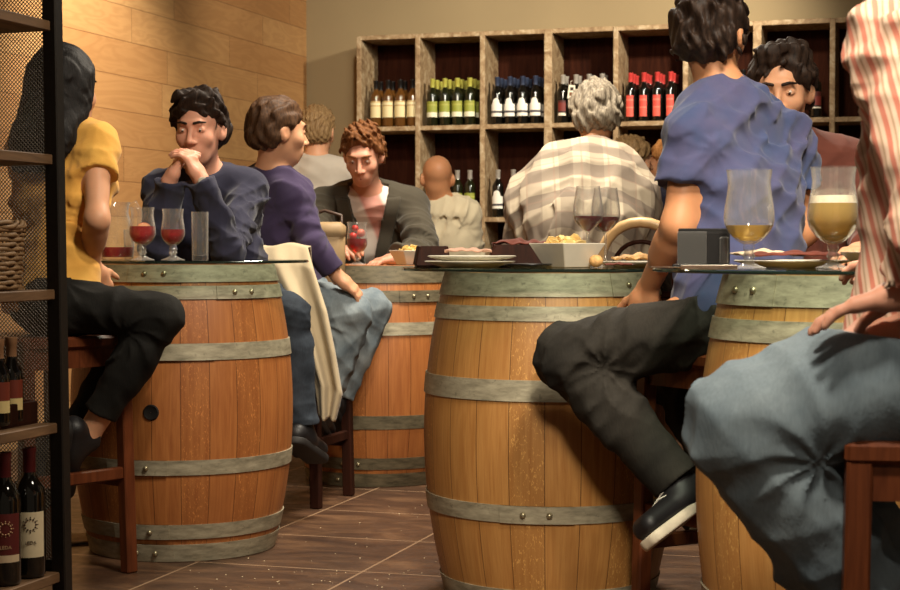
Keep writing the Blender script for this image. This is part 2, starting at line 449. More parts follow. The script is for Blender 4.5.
def plank_mat():
    t = NT('wall_planks'); o = t.obj(); x, y, z = t.sep(o)          # y runs along the wall
    H = .185
    row = t.math('FLOOR', t.math('DIVIDE', z, H)); fz = t.math('FRACT', t.math('DIVIDE', z, H))
    wr = t.n('TexWhiteNoise', noise_dimensions='1D'); t.l(row, wr.inputs['W'])
    yy = t.math('ADD', t.math('DIVIDE', y, 1.25), t.math('MULTIPLY', wr.outputs['Value'], 5.3))
    idx = t.math('FLOOR', yy); fy = t.math('FRACT', yy)
    wp = t.n('TexWhiteNoise', noise_dimensions='2D'); t.l(t.comb(row, idx, 0), wp.inputs['Vector']); pv = wp.outputs['Value']
    gv = t.comb(t.math('MULTIPLY', pv, 30), t.math('ADD', t.math('MULTIPLY', y, 1.1), t.math('MULTIPLY', pv, 17)), t.math('MULTIPLY', z, 6.0))
    n1 = t.noise(gv, 1.3, 3, .5, .6)
    ring = t.math('SINE', t.math('MULTIPLY', n1, 55)); rr = t.math('MULTIPLY_ADD', ring, .5, .5)
    fine = t.noise(t.comb(0, t.math('MULTIPLY', y, 6), t.math('MULTIPLY', z, 120)), 2, 3)
    c = t.ramp(pv, [(0, srgb(184, 136, 86)), (.5, srgb(196, 150, 98)), (1, srgb(206, 164, 110))])
    c = t.mix(t.math('MULTIPLY', rr, .22), c, srgb(140, 90, 48)); c = t.mix(t.math('MULTIPLY', fine, .30), c, srgb(150, 98, 54))
    ez = t.math('MINIMUM', fz, t.math('SUBTRACT', 1, fz)); ey = t.math('MINIMUM', fy, t.math('SUBTRACT', 1, fy))
    gap = t.math('MAXIMUM', t.math('LESS_THAN', ez, .012), t.math('LESS_THAN', ey, .0022))
    t.col(t.mix(t.math('MULTIPLY', gap, .6), c, srgb(96, 58, 30))); t.rough(.5)
    t.bump(t.math('SUBTRACT', t.math('MULTIPLY', fine, .2), gap), .3, .003); return t.m
def plaster_mat(name, c):
    t = NT(name); o = t.obj(); n = t.noise(o, 1.2, 4); g = t.noise(o, 120, 2)
    t.col(t.ramp(n, [(.3, tuple(k * .88 for k in c[:3]) + (1,)), (.7, c)])); t.rough(.85); t.bump(g, .08, .002); return t.m
CORNER = (-.964, 11.46)
m = MB().add([(-4.5, -11, 0), (9, -11, 0), (9, 1, 0), (-4.5, 1, 0), (-4.5, -11, -.1), (9, -11, -.1), (9, 1, -.1), (-4.5, 1, -.1)],
             [(0, 1, 2, 3), (7, 6, 5, 4), (0, 4, 5, 1), (1, 5, 6, 2), (2, 6, 7, 3), (3, 7, 4, 0)])
flo = struct('floor', m, floor_mat(), None, (0, 0, 0), ROOM)
flo.data.transform(Matrix.Translation((0, 11, 0))); flo.data.update()
wl = struct('wall_left', MB().box((-.06, -4.9, 1.6), (.12, 10.2, 3.2)), plank_mat(), None, (CORNER[0], CORNER[1], 0), ROOM)
wl.data.transform(Matrix.Translation((0, 0, 0)))
struct('wall_back', MB().box((4.4, .06, 1.6), (9.04, .12, 3.2)), plaster_mat('taupe_plaster', srgb(158, 140, 106)), None, (CORNER[0], CORNER[1], 0), ROOM)
struct('ceiling', MB().box((3, -4.6, 3.25), (13, 11, .1)), plaster_mat('ceiling_paint', srgb(120, 105, 88)), None, (CORNER[0], CORNER[1], 0), ROOM)

# ------------------------------------------------------------------ barrels
MET = hoop_metal('galvanised_hoop', srgb(124, 117, 97), srgb(182, 173, 148))
METD = hoop_metal('tarnished_hoop', srgb(70, 64, 48), srgb(126, 116, 92))
RIV = plain('rivet_steel', srgb(170, 160, 130), .35, .8, bump=0)
DARK = plain('dark_void', srgb(14, 9, 6), .8)
def barrel(label, px, d, H, wood_m, head_m, hoops, seams, rb=.35, rh=.288, bung=None, metals=None):
    c = P(px, 245, d); t = thing('wine_barrel', label, 'barrel', (c[0], c[1], 0), 0, 'oak barrels used as tables')
    def rad(z):
        q = (z - H / 2) / (H / 2); return rh + (rb - rh) * (1 - abs(q) ** 2.0)
    prof = [(rad(0) - .028, .035), (rad(0) - .022, 0), (rad(0), .0)]
    for i in range(1, 29): prof.append((rad(H * i / 29), H * i / 29))
    prof += [(rad(H), H), (rad(H) - .022, H), (rad(H) - .03, H - .03)]
    MB().lathe(prof, 96).build('staves', wood_m, t, 50)
    m = MB().lathe([(0, H - .05), (rad(H) - .026, H - .05), (rad(H) - .026, H - .028), (0, H - .028)], 64); m.build('barrel_head', head_m, t)
    fa = math.atan2(-c[1], -c[0])                                    # direction towards the room's front
    for k, (z1, z0) in enumerate(hoops):
        m = MB()
        z0 = max(z0, 0.002)
        zs = np.linspace(z0, z1, 4)
        pr = [(rad(z) + .0045, z) for z in zs]; pi = [(rad(z) - .004, z) for z in zs[::-1]]
        m.lathe(pr + pi, 96, closed=True)
        sa = seams[k]
        if sa is not None:
            a = fa + sa[0]; w_ = .10 / rb
            pr2 = [(rad(z) + .0075, z) for z in zs]; pi2 = [(rad(z) - .002, z) for z in zs[::-1]]
            m.lathe(pr2 + pi2, 10, closed=True, a0=a - w_, a1=a + w_)
        h = m.build('hoop', (metals[k] if metals else MET), t, 40)
        if sa is not None:
            for j in (-1, 1):
                a2 = fa + sa[0] + j * .035 / rb + (sa[1] if len(sa) > 1 else 0); z = (z0 + z1) / 2
                r = rad(z) + .008
                mm = MB().ball((r * math.cos(a2), r * math.sin(a2), z), (.0085, .0085, .0085), 10, 6); mm.build('rivet', RIV, h, 180)
    if bung:
        a, z, r = bung; a = fa + a; rr = rad(z) + .001
        M = Matrix(((-math.sin(a), 0, math.cos(a)), (math.cos(a), 0, math.sin(a)), (0, 1, 0)))
        m = MB(); prof = [(.001, .002), (r * .8, .002), (r, .0045), (r * 1.15, .001), (r * 1.15, -.01)]
        mm = MB().lathe(prof, 20); m.add([Vector((rr * math.cos(a), rr * math.sin(a), z)) + M @ Vector(p) for p in mm.v], mm.f)
        m.build('bung_hole', DARK, t)
    return t
W_L = barrel_wood('oak_staves_orange', srgb(158, 92, 46), srgb(204, 134, 72), srgb(96, 48, 22), 25, 1)
W_B = barrel_wood('oak_staves_red', srgb(164, 96, 48), srgb(206, 134, 72), srgb(104, 54, 24), 24, 2)
W_C = barrel_wood('oak_staves_golden', srgb(172, 116, 58), srgb(212, 158, 90), srgb(112, 66, 30), 23, 3)
W_R = barrel_wood('oak_staves_pale', srgb(186, 128, 66), srgb(222, 170, 100), srgb(120, 72, 34), 24, 4)
HEADW = wood('barrel_head_oak', srgb(150, 100, 56), srgb(190, 138, 84), scale=(14, 1.2, 14))
barrel('orange oak wine barrel with six hoops beside the woman in yellow', 182, 5.41, .90, W_L, HEADW,
       [(.900, .848), (.837, .797), (.665, .615), (.315, .27), (.117, .072), (.055, 0)],
       [(-.28,), (.62,), (.0, -.3), (-.42,), (-.42,), (-.38,)], bung=(-.27, .46, .021))
barrel('reddish oak wine barrel standing farthest back, near the man in the dark blazer', 378, 7.0, .88, W_B, HEADW,
       [(.878, .81), (.78, .735), (.655, .605), (.288, .235), (.118, .072), (.055, 0)],
       [None, (.55,), (-.4,), (-.5,), (-.35,), (-.45,)], metals=[METD, METD, MET, METD, METD, METD])
barrel('golden oak wine barrel in the centre under a glass table top with plates', 550, 4.72, .886, W_C, HEADW,
       [(.886, .825), (.80, .762), (.61, .555), (.283, .237), (.055, 0)],
       [(.85,), None, None, (-.1,), None])
barrel('pale oak wine barrel at right under the two beer glasses', 860, 3.68, .898, W_R, HEADW,
       [(.898, .834), (.805, .76), (.62, .57), (.22, .175), (.055, 0)],
       [(-.88,), (.3,), None, None, None])

GL = thin_glass('clear_glass', (.98, .98, .97, 1), .05, .65, 2.6, .08, .34); STEMG = thin_glass('solid_stem_glass', (.96, .96, .95, 1), .12, .7, 1.6, .12, .5); TINT = thin_glass('green_edge_glass', (.80, .88, .84, 1), .06, .8)  # stem glass gets a stronger painted-in edge brightness
EDGE = plain('glass_edge_green', srgb(24, 36, 30), .12, bump=0)
def table_top(label, px, d, z, r, th=.009):
    c = P(px, 245, d); t = thing('glass_table_top', label, 'table top', (c[0], c[1], z), 0, 'round glass table tops on the barrels')
    MB().lathe([(0, .002), (r - .002, .002), (r, .004), (r, th), (r - .002, th + .002), (0, th + .002)], 96).build('glass_disc', TINT, t, 40)
    MB().lathe([(r - .001, .0025), (r + .0012, .004), (r + .0012, th - .0015), (r - .001, th)], 96, closed=True).build('polished_edge', EDGE, t, 40)
    m = MB()
    for k in range(4):
        a = k * math.pi / 2 + .6; m.lathe([(0, 0), (.012, 0), (.012, .0022), (0, .0022)], 14, (.268 * math.cos(a), .268 * math.sin(a), 0))
    m.build('bumper_pads', plain('clear_rubber', srgb(180, 180, 170), .5), t)
    return t
TT_L, TT_C, TT_R = .902 + .011, .888 + .011, .900 + .011             # heights of the glass surfaces
table_top('round glass top on the left barrel, holding sangria glasses', 182, 5.41, .902, .40)
table_top('round glass top on the centre barrel, holding plates and wine', 550, 4.72, .888, .41)
table_top('round glass top on the right barrel, holding two beers', 860, 3.68, .900, .445)

# ------------------------------------------------------------------ stools and chairs
REDW = wood('red_brown_wood', srgb(86, 42, 22), srgb(124, 66, 36), .4)
BLKW = wood('dark_brown_wood', srgb(38, 18, 11), srgb(58, 28, 17), .6, spec=.12)
def stool(label, x, y, rz, seat=.71, wood_m=REDW, back=None, sz=.36, group='wooden bar stools'):
    t = thing('bar_stool', label, 'stool', (x, y, 0), rz, group)
    MB().box((0, 0, seat - .018), (sz, sz, .036), bev=.008).build('seat', wood_m, t)
    k = sz / 2 - .022
    for i in (-1, 1):
        for j in (-1, 1):
            m = MB().bar((i * (k + .012), j * (k + .012), 0), (i * k, j * k, seat - .03), .038, .038, bev=.004); m.build('leg', wood_m, t)
    ap = MB()
    for s_ in (-1, 1):
        ap.box((0, s_ * k, seat - .062), (sz - .05, .02, .055)); ap.box((s_ * k, 0, seat - .062), (.02, sz - .05, .055))
    ap.build('apron', wood_m, t)
    for s_, z in ((-1, .21), (1, .27)):
        MB().box((0, s_ * (k + .006), z), (sz - .04, .022, .036), bev=.004).build('rung', wood_m, t)
        MB().box((s_ * (k + .006), 0, z + .025), (.022, sz - .04, .036), bev=.004).build('rung', wood_m, t)
    if back:
        h, lean = back
        for i in (-1, 1):
            MB().bar((i * k, k, seat - .04), (i * k, k + lean, seat + h), .034, .03, bev=.004).build('back_post', wood_m, t)
        for q in (.45, .95):
            MB().box((0, k + lean * q, seat + h * q - .03), (sz - .05, .018, .06), bev=.004).build('back_slat', wood_m, t)
    return t
a40 = math.atan2(.643, .766)
_c = np.array([-.955, 4.96]) - .17 * np.array([.643, .766]) + .17 * np.array([-.766, .643])
stool('reddish wooden bar stool under the woman in the yellow shirt', _c[0], _c[1], -a40, .70, sz=.38)
stool('dark wooden bar stool under the man in the navy sweater', -.845, 6.03, ROOM, .71, BLKW)
stool('dark wooden stool with the cream coat over its back', -.60, 6.38, ROOM + math.pi, .71, BLKW, back=(.235, .09))
stool('reddish wooden high chair under the man in the blue shirt', .713, 4.215, math.atan2(-.5, -.87), .70, back=(.20, .05), sz=.36)
_c = P(852, 430, 2.52)
stool('reddish wooden bar stool under the person in the striped shirt', _c[0] + .200, _c[1] + .14, -.12, .672, sz=.39)
c = P(368, 290, 7.75); stool('dark wooden stool under the man in the dark blazer', c[0], c[1], ROOM, .70, BLKW)
c = P(447, 290, 8.75); stool('dark wooden stool under the bald man in the cream shirt', c[0], c[1], ROOM, .70, BLKW)

BENT = plain('beech_bentwood', srgb(196, 160, 112), .4, scale=12)
def bent_chair(label, px, d):
    c = P(px, 245, d); t = thing('bentwood_chair', label, 'chair', (c[0], c[1], 0), -.25)
    zs = .70
    MB().lathe([(0, zs - .03), (.19, zs - .03), (.2, zs - .015), (.19, zs), (0, zs)], 32, (0, .2, 0)).build('seat', BLKW, t)
    for i in (-1, 1):
        for j in (0, 1):
            MB().tube([(i * .17, .04 + j * .32, 0), (i * .14, .07 + j * .26, zs - .02)], [.016, .018]).build('leg', BLKW, t, 60)
    pts = []
    for k in range(17):
        a = math.pi * k / 16; pts.append((-.155 * math.cos(a) * (1 + .12 * math.sin(a)), .015 - .05 * math.sin(a), .73 + .31 * math.sin(a) ** .62))
    m = MB()
    m.tube(pts, .019, 12); m.build('back_frame', BENT, t, 60)
    pts2 = [(p[0] * .72, p[1] + .005, .73 + (p[2] - .73) * .78) for p in pts]
    MB().tube(pts2, .008, 8).build('inner_hoop', BLKW, t, 60)
    ring = MB().lathe([(.13, .70), (.145, .705), (.145, .72), (.13, .725)], 24, (0, .2, -.44), closed=True); ring.build('foot_ring', BLKW, t)
    return t
bent_chair('pale bentwood chair behind the centre table at the plaid shirt', 642, 6.0)
# ------------------------------------------------------------------ wine shelf on the back wall
def shelf_wood():
    t = NT('weathered_shelf_wood'); o = t.obj(); n = t.noise(t.mapping(o, (3, 3, 3)), 5, 7, .7, 1); g = t.noise(t.mapping(o, (40, 40, 4)), 2, 4)
    c = t.ramp(n, [(.3, srgb(112, 84, 56)), (.5, srgb(176, 148, 110)), (.7, srgb(222, 204, 170))])
    t.col(t.mix(t.math('MULTIPLY', g, .35), c, srgb(76, 52, 32))); t.rough(.7); t.bump(n, .3, .004); return t.m
SHW = shelf_wood(); SHB = wood('shelf_back_panel', srgb(40, 18, 11), srgb(64, 32, 20), .8, (10, 10, 1), spec=.05)
# shelf frame coordinates: x along the wall from the corner, y out of the wall towards the room is negative
DEP = .34
def wall_x(px, off=DEP):                                            # distance along the wall of the point seen at px, off metres out from the wall
    k = (px - 450) / FPX; bx, by = CORNER[0] - off * U2[0], CORNER[1] - off * U2[1]
    return (k * by - bx) / (V2[0] - k * V2[1])
sh = thing('wine_shelf', 'tall weathered wooden shelf divided into square cells of wine bottles', 'shelf', (CORNER[0], CORNER[1], 0), ROOM)
XS = [wall_x(p) for p in (359, 417.5, 482, 547.5, 615, 684.5, 756, 831)]
XS += [XS[-1] + .45, XS[-1] + .90]
ZS = [2.305, 1.72, 1.135, .55, .04]
TH = .03
MB().box(((XS[0] + XS[-1]) / 2, -.008, (ZS[0] + ZS[-1]) / 2), (XS[-1] - XS[0], .012, ZS[0] - ZS[-1])).build('back_panel', SHB, sh)
for i, x in enumerate(XS):
    tw = .05 if i in (3, 6) else .032
    MB().box((x, -DEP / 2, (ZS[0]) / 2), (tw, DEP - .004, ZS[0] - .002), bev=.003).build('divider', SHW, sh)
for z in ZS:
    for i in range(len(XS) - 1):
        MB().box(((XS[i] + XS[i + 1]) / 2, -DEP / 2 + .004, z - TH / 2 + (.0 if z < 2.3 else .002)), (XS[i + 1] - XS[i] - .02, DEP - .01, TH), bev=.003).build('shelf_board', SHW, sh)

# ------------------------------------------------------------------ bottles
BG_ = {}
def bottle_glass(name, c, rough=.08):
    if name not in BG_:
        t = NT(name); t.col(c); t.rough(rough); t.set(Coat_Weight=.5); BG_[name] = t.m
    return BG_[name]
G_DARK = bottle_glass('dark_bottle_glass', srgb(16, 14, 10)); G_BR = bottle_glass('amber_bottle_glass', srgb(96, 62, 26)); G_GR = bottle_glass('green_bottle_glass', srgb(26, 28, 12))
def lab(name, stops):                                               # printed label: bands by height on the label
    t = NT(name); x, y, z = t.sep(t.obj()); r = t.n('ValToRGB'); t.l(t.math('MULTIPLY', z, 1 / .3), r.inputs[0]); cr = r.color_ramp
    cr.interpolation = 'CONSTANT'
    while len(cr.elements) < len(stops): cr.elements.new(.5)
    for e, (p, c) in zip(cr.elements, stops): e.position = p; e.color = c
    t.col(r.outputs[0]); t.rough(.55); return t.m
L_CREAM = lab('cream_gold_label', [(0, srgb(236, 220, 170)), (.44, srgb(190, 150, 70)), (.46, srgb(240, 228, 186)), (.52, srgb(196, 160, 84)), (.54, srgb(240, 228, 186))])
L_GREEN = lab('green_white_label', [(0, srgb(236, 234, 206)), (.285, srgb(150, 158, 62)), (.42, srgb(170, 172, 80)), (.46, srgb(146, 152, 58))])
L_WHITE = lab('white_banded_label', [(0, srgb(244, 240, 228)), (.235, srgb(70, 66, 72)), (.285, srgb(244, 240, 228))])
L_RED = lab('red_strip_label', [(0, srgb(226, 92, 76)), (.27, srgb(244, 130, 106)), (.30, srgb(222, 80, 68)), (.42, srgb(238, 118, 98)), (.46, srgb(222, 80, 68))])
L_MIX = lab('dark_red_white_label', [(0, srgb(236, 226, 206)), (.21, srgb(30, 22, 20)), (.24, srgb(120, 44, 36)), (.42, srgb(80, 30, 26))])
L_PAPER = plain('white_paper_label', srgb(238, 230, 208), .6, bump=0, var=.04)
CAPS = {k: plain('capsule_' + k, c, .35, .2, bump=0) for k, c in dict(black=srgb(24, 22, 22), lime=srgb(186, 184, 84), navy=srgb(52, 62, 86), silver=srgb(172, 166, 156), red=srgb(214, 70, 66), gold=srgb(180, 140, 70), wine=srgb(84, 22, 26)).items()}
BP = [(0, .004), (.030, 0), (.0365, .006), (.037, .012), (.037, .190), (.034, .206), (.024, .222), (.0165, .236), (.0142, .250), (.0138, .290), (.0155, .291), (.0155, .298), (.012, .30), (0, .30)]
def bottle(label, gl, labm, capm, z0=.055, z1=.155, arc=2.4, shape='plain', group=None, prof=BP, cap0=.243):
    t = thing('wine_bottle', label, 'bottle', (0, 0, 0), 0, group)
    MB().lathe(prof, 20).build('bottle_body', gl, t, 50)
    n = 10; a0 = -math.pi / 2 - arc / 2; m = MB(); vs = []; fs = []
    for i in range(n + 1):
        a = a0 + arc * i / n; q = abs(i / n - .5) * 2
        zt = z1
        if shape == 'arch': zt = z1 - .022 if q > .55 else z1 + .014 * math.cos(q / .55 * math.pi / 2) - .0
        for rr, zz in ((.0374, z0), (.0374, zt), (.0366, zt), (.0366, z0)): vs.append((rr * math.cos(a), rr * math.sin(a), zz))
    for i in range(n):
        b = i * 4
        for j in range(4): fs.append((b + j, b + (j + 1) % 4, b + 4 + (j + 1) % 4, b + 4 + j))
    fs += [(0, 1, 2, 3), (n * 4 + 3, n * 4 + 2, n * 4 + 1, n * 4)]
    m.add(vs, fs).build('bottle_label', labm, t, 50)
    if capm: MB().lathe([(.0152, cap0), (.0150, .288), (.0165, .290), (.0165, .3005), (.0, .302)], 16).build('capsule', capm, t, 50)
    return t
ORD = ['leftmost', 'second from left', 'third from left', 'rightmost']
ROWN = ['front row', 'middle row', 'back row']
def shelf_point(x, off, z):
    return (CORNER[0] + V2[0] * x - U2[0] * off, CORNER[1] + V2[1] * x - U2[1] * off, z)
def fill(cell, row, desc, place, gl, lb, cp, rows=3, x0=.085, dx=.083, cols=4, **kw):
    proto = None; z = ZS[row + 1]
    for r in range(rows):
        for k in range(cols):
            label = f'{desc}, {ORD[k] if cols == 4 else ["left", "right"][k] if cols == 2 else ["left", "middle", "right"][k]} in the {ROWN[r]} {place}'
            loc = shelf_point(XS[cell] + x0 + k * dx, DEP - .052 - r * .095, z)
            if proto is None:
                proto = bottle(label, gl, lb, cp, group=desc + 's ' + place, **kw); proto.location = loc; proto.rotation_euler = (0, 0, ROOM)
            else: dup(proto, loc, ROOM, label)
fill(0, 0, 'cream-labelled wine bottle', 'of the top left cell', G_BR, L_CREAM, CAPS['black'], rows=2, z0=.06, z1=.165, x0=.10)
fill(1, 0, 'lime-capped wine bottle', 'of its shelf cell', G_GR, L_GREEN, CAPS['lime'], z0=.055, z1=.155)
fill(2, 0, 'navy-capped white-label bottle', 'of its shelf cell', G_DARK, L_WHITE, CAPS['navy'], z0=.05, z1=.15, shape='arch')
fill(3, 0, 'silver-capped dark bottle', 'behind the grey-haired man', G_DARK, L_MIX, CAPS['silver'], rows=2, z0=.045, z1=.14, arc=1.4)
fill(4, 0, 'red-capped wine bottle', 'of its shelf cell', G_DARK, L_RED, CAPS['red'], z0=.03, z1=.16, arc=1.3)
fill(5, 0, 'white-label dark bottle', "behind the blue-shirted man", G_DARK, L_PAPER, CAPS['black'], rows=1, cols=2, dx=.26, z0=.085, z1=.135)
fill(6, 0, 'dark bottle with a wine-red cap', 'of the upper right cell', G_DARK, L_MIX, CAPS['wine'], rows=1, cols=3, x0=.12, dx=.11)
fill(1, 1, 'silver-capped green-label bottle', "beside the bald man's head", G_GR, L_GREEN, CAPS['silver'], rows=1, cols=4)
fill(2, 1, 'white-label bottle', 'left of the plaid shirt', G_DARK, L_WHITE, CAPS['silver'], rows=1, cols=2, x0=.09, dx=.10, shape='arch')
# paper tag hanging from a bottle neck
tg = thing('price_tag', 'cream paper tag hanging on a silver-capped bottle neck', 'tag', shelf_point(XS[3] + .15, DEP + .0, ZS[1] + .19), ROOM)
MB().box((0, 0, 0), (.042, .002, .085), M=Matrix.Rotation(.12, 3, 'Y'), bev=.0005).build('card', L_PAPER, tg)
MB().box((.004, -.0016, .018), (.022, .001, .02)).build('dark_print', plain('tag_print', srgb(60, 46, 40), .6, bump=0), tg)
MB().box((-.002, -.0016, -.014), (.02, .001, .022)).build('brown_print', plain('tag_print_brown', srgb(120, 78, 50), .6, bump=0), tg)
MB().tube([(-.004, 0, .042), (-.008, .02, .065), (-.004, .05, .075)], .0012, 6).build('string', L_PAPER, tg)
# ------------------------------------------------------------------ the steel and wood rack at the left
RKW = wood('rack_shelf_wood', srgb(92, 68, 46), srgb(140, 106, 74), .6, (10, 1.5, 10))
IRON = plain('rack_iron', srgb(40, 34, 28), .5, .5, scale=60)
MESHM = plain('mesh_steel', srgb(92, 78, 56), .5, .4, bump=0)
RB = P(64, 245, 4.0)                                                # front far corner post
rk = thing('display_rack', 'dark iron rack with wooden shelves and a diamond mesh end panel at left', 'rack', (RB[0] + .010, RB[1], 0), ROOM)
rk.rotation_euler[1] = -.012
# local: x = across (back of rack is -x), y = along, far end at y=0, near end at y=-.9
RD, RL, RH = .36, .95, 2.1
for (x, y) in ((-.02, 0), (-RD, 0), (-.02, -RL), (-RD, -RL)):
    MB().box((x, y, RH / 2), (.036, .036, RH), bev=.003).build('post', IRON, rk)
RZ = [1.795, 1.484, 1.172, .856, .542, .19]
for z in RZ:
    MB().box((-RD / 2 - .01, -RL / 2, z - .012), (RD - .008, RL - .04, .024), bev=.002).build('shelf_board', RKW, rk)
m = MB(); W0, W1 = -RD + .02, -.04
pitch = .0068 * math.sqrt(2)
zc = RZ[-1]
k = 0
x_w = W1 - W0
Htot = RH - .1 - zc
q = -x_w
while q < Htot:
    for sgn in (1, -1):
        # strand from (W0, q) rising at 45 degrees, clipped to the panel
        t0 = max(0, -q); t1 = min(x_w, Htot - q)
        if t1 - t0 > .004:
            xa, xb = (W0 + t0, W0 + t1) if sgn > 0 else (W1 - t0, W1 - t1)
            za, zb = zc + q + t0, zc + q + t1; w_ = .0012
            m.add([(xa, .003, za - w_), (xb, .003, zb - w_), (xb, .003, zb + w_), (xa, .003, za + w_),
                   (xa, .0045, za - w_), (xb, .0045, zb - w_), (xb, .0045, zb + w_), (xa, .0045, za + w_)],
                  [(0, 1, 2, 3), (7, 6, 5, 4), (0, 3, 7, 4), (1, 5, 6, 2), (2, 6, 7, 3), (0, 4, 5, 1)])
    q += pitch
m.build('mesh_panel', MESHM, rk, None)
m = MB()
for z in (RH - .05, RZ[-1] + .01): MB().box((-RD / 2, 0, z), (RD - .05, .02, .03)).build('mesh_rail', IRON, rk)
def rack_pt(x, y, z):
    return (RB[0] + V2[0] * x + U2[0] * y, RB[1] + V2[1] * x + U2[1] * y, z)
# basket
WICK = wood('wicker_cane', srgb(116, 88, 58), srgb(176, 140, 100), .6, (20, 20, 20))
bk = thing('wicker_basket', 'brown wicker basket on the rack shelf', 'basket', rack_pt(-.165, -.275, RZ[3]), ROOM)
bx, by, bh = .125, .20, .15
def basket_ring(z, off, amp, ph, n=56):
    pts = []; sx_, sy_ = bx * (1 - .06 + .06 * z / bh), by * (1 - .04 + .04 * z / bh)
    for i in range(n):
        a = 2 * math.pi * i / n; ca, sa = math.cos(a), math.sin(a)
        e = .35; x = math.copysign(abs(ca) ** e, ca) * sx_; y = math.copysign(abs(sa) ** e, sa) * sy_
        k = 1 + amp * math.cos(ph + i * math.pi / 2) / .15
        pts.append((x * k, y * k, z + .0012 * math.sin(i * 2.1 + ph)))
    return pts
m = MB()
for j in range(13): m.tube(basket_ring(.008 + j * .0108, 0, .005, (j % 2) * math.pi), .0053, 7, closed=True)
m.build('woven_side', WICK, bk, 60)
m = MB()
for ph in range(3):
    pts = []
    for i, p in enumerate(basket_ring(bh, 0, 0, 0, 84)):
        a = i * .75 + ph * 2.1; pts.append((p[0] * (1 + .05 * math.cos(a)), p[1] * (1 + .035 * math.cos(a)), p[2] + .007 * math.sin(a)))
    m.tube(pts, .0055, 7, closed=True)
m.build('braided_rim', WICK, bk, 60)
m = MB()
for i in range(0, 56, 4):
    p = basket_ring(0, 0, 0, 0)[i]; m.tube([(p[0], p[1], .002), (p[0] * 1.05, p[1] * 1.04, bh)], .0042, 6)
m.build('upright_stakes', WICK, bk, 60)
MB().box((0, 0, .005), (bx * 1.8, by * 1.8, .008)).build('base', WICK, bk)

# bottles on the rack
TXT = plain('label_print', srgb(66, 40, 26), .6, bump=0); TXTR = plain('label_print_pale', srgb(212, 176, 130), .6, bump=0)
L_WINE = lab('wine_red_label', [(0, srgb(220, 196, 160)), (.235, srgb(96, 30, 26))]); L_IVORY = plain('ivory_label', srgb(230, 214, 176), .6, bump=0, var=.05)
L_SMALL = lab('small_bottle_label', [(0, srgb(226, 204, 140)), (.19, srgb(120, 48, 30)), (.34, srgb(70, 64, 44)), (.38, srgb(236, 214, 140))])
def add_print(t, mat_, zc_, word, size=.011, ang=-math.pi / 2, r=.0379, sun=.012):
    m = MB(); c0 = Vector((r * math.cos(ang), r * math.sin(ang), 0)); tx = Vector((-math.sin(ang), math.cos(ang), 0)); nn = Vector((math.cos(ang), math.sin(ang), 0))
    def at(x, z):
        a = ang + x / r; return Vector((r * math.cos(a), r * math.sin(a), z))
    for k in range(12):
        a = 2 * math.pi * k / 12
        for q, s_ in ((1, .0022), (1.35, .0014)):
            m.ball(at(sun * q * math.cos(a), zc_ + sun * q * math.sin(a)), s_, 6, 4)
    m.build('sun_emblem', mat_, t, 60)
    cu = bpy.data.curves.new('lettering', 'FONT'); cu.body = word; cu.size = size; cu.align_x = 'CENTER'; cu.extrude = .0003
    tmp = bpy.data.objects.new('lettering_curve', cu); C.objects.link(tmp); bpy.context.view_layer.update()
    me = bpy.data.meshes.new_from_object(tmp.evaluated_get(bpy.context.evaluated_depsgraph_get())); bpy.data.objects.remove(tmp)
    me.materials.clear(); me.materials.append(mat_)
    o = bpy.data.objects.new('lettering', me); C.objects.link(o); o.parent = t
    o.location = nn * (r + .0002) + Vector((0, 0, zc_ - .045)); o.rotation_euler = (math.pi / 2, 0, ang + math.pi / 2)
VIEW = math.atan2(-4.0, 1.0)
for (label, px, d, lb, pm, z0, z1) in (('dark wine bottle with an ivory sun-emblem label on the lowest rack shelf', 27.5, 3.93, L_IVORY, TXT, .05, .155),
                                       ('dark wine bottle with a wine-red label, cut by the left edge of the photo', 2.5, 3.84, L_WINE, TXTR, .055, .165)):
    c = P(px, 245, d); t = bottle(label, G_DARK, lb, CAPS['wine'], z0=z0, z1=z1, arc=1.9, group=None)
    t.location = (c[0], c[1], RZ[5]); t.rotation_euler = (0, 0, .30); add_print(t, pm, z0 + .076, 'LEDA', sun=.013)
tray = thing('bottle_tray', 'dark low-sided tray holding small bottles on the rack', 'tray', rack_pt(-.19, -.23, RZ[4]), ROOM)
MB().box((0, 0, .004), (.27, .40, .008)).build('tray_base', BLKW, tray)
for (x, y, sx_, sy_) in ((.13, 0, .012, .40), (-.13, 0, .012, .40), (0, .194, .25, .012), (0, -.194, .25, .012)):
    MB().box((x, y, .028), (sx_, sy_, .05), bev=.002).build('tray_side', BLKW, tray)
SP = [(0, .003), (.020, 0), (.0255, .005), (.026, .010), (.026, .105), (.0235, .122), (.014, .142), (.0115, .155), (.0112, .185), (.013, .187), (.013, .196), (0, .197)]
def small_bottle(label, px, d):
    t = thing('small_bottle', label, 'bottle', (0, 0, 0), .25, 'small bottles in the rack tray')
    MB().lathe(SP, 20).build('bottle_body', G_DARK, t, 50)
    n = 10; vs = []; fs = []; arc = 2.4; a0 = -math.pi / 2 - arc / 2
    for i in range(n + 1):
        a = a0 + arc * i / n
        for rr, zz in ((.0264, .03), (.0264, .10), (.0255, .10), (.0255, .03)): vs.append((rr * math.cos(a), rr * math.sin(a), zz))
    for i in range(n):
        b = i * 4
        for j in range(4): fs.append((b + j, b + (j + 1) % 4, b + 4 + (j + 1) % 4, b + 4 + j))
    MB().add(vs, fs).build('bottle_label', L_SMALL, t, 50)
    MB().lathe([(.0120, .150), (.0120, .180), (.0136, .182), (.0136, .1975), (0, .198)], 14).build('neck_label', plain('neck_paper', srgb(150, 110, 76), .6, bump=0), t, 50)
    c = P(px, 245, d); t.location = (c[0], c[1], RZ[4] + .008); return t
small_bottle('small dark bottle with cream and brown label in the rack tray', 10.5, 3.92)
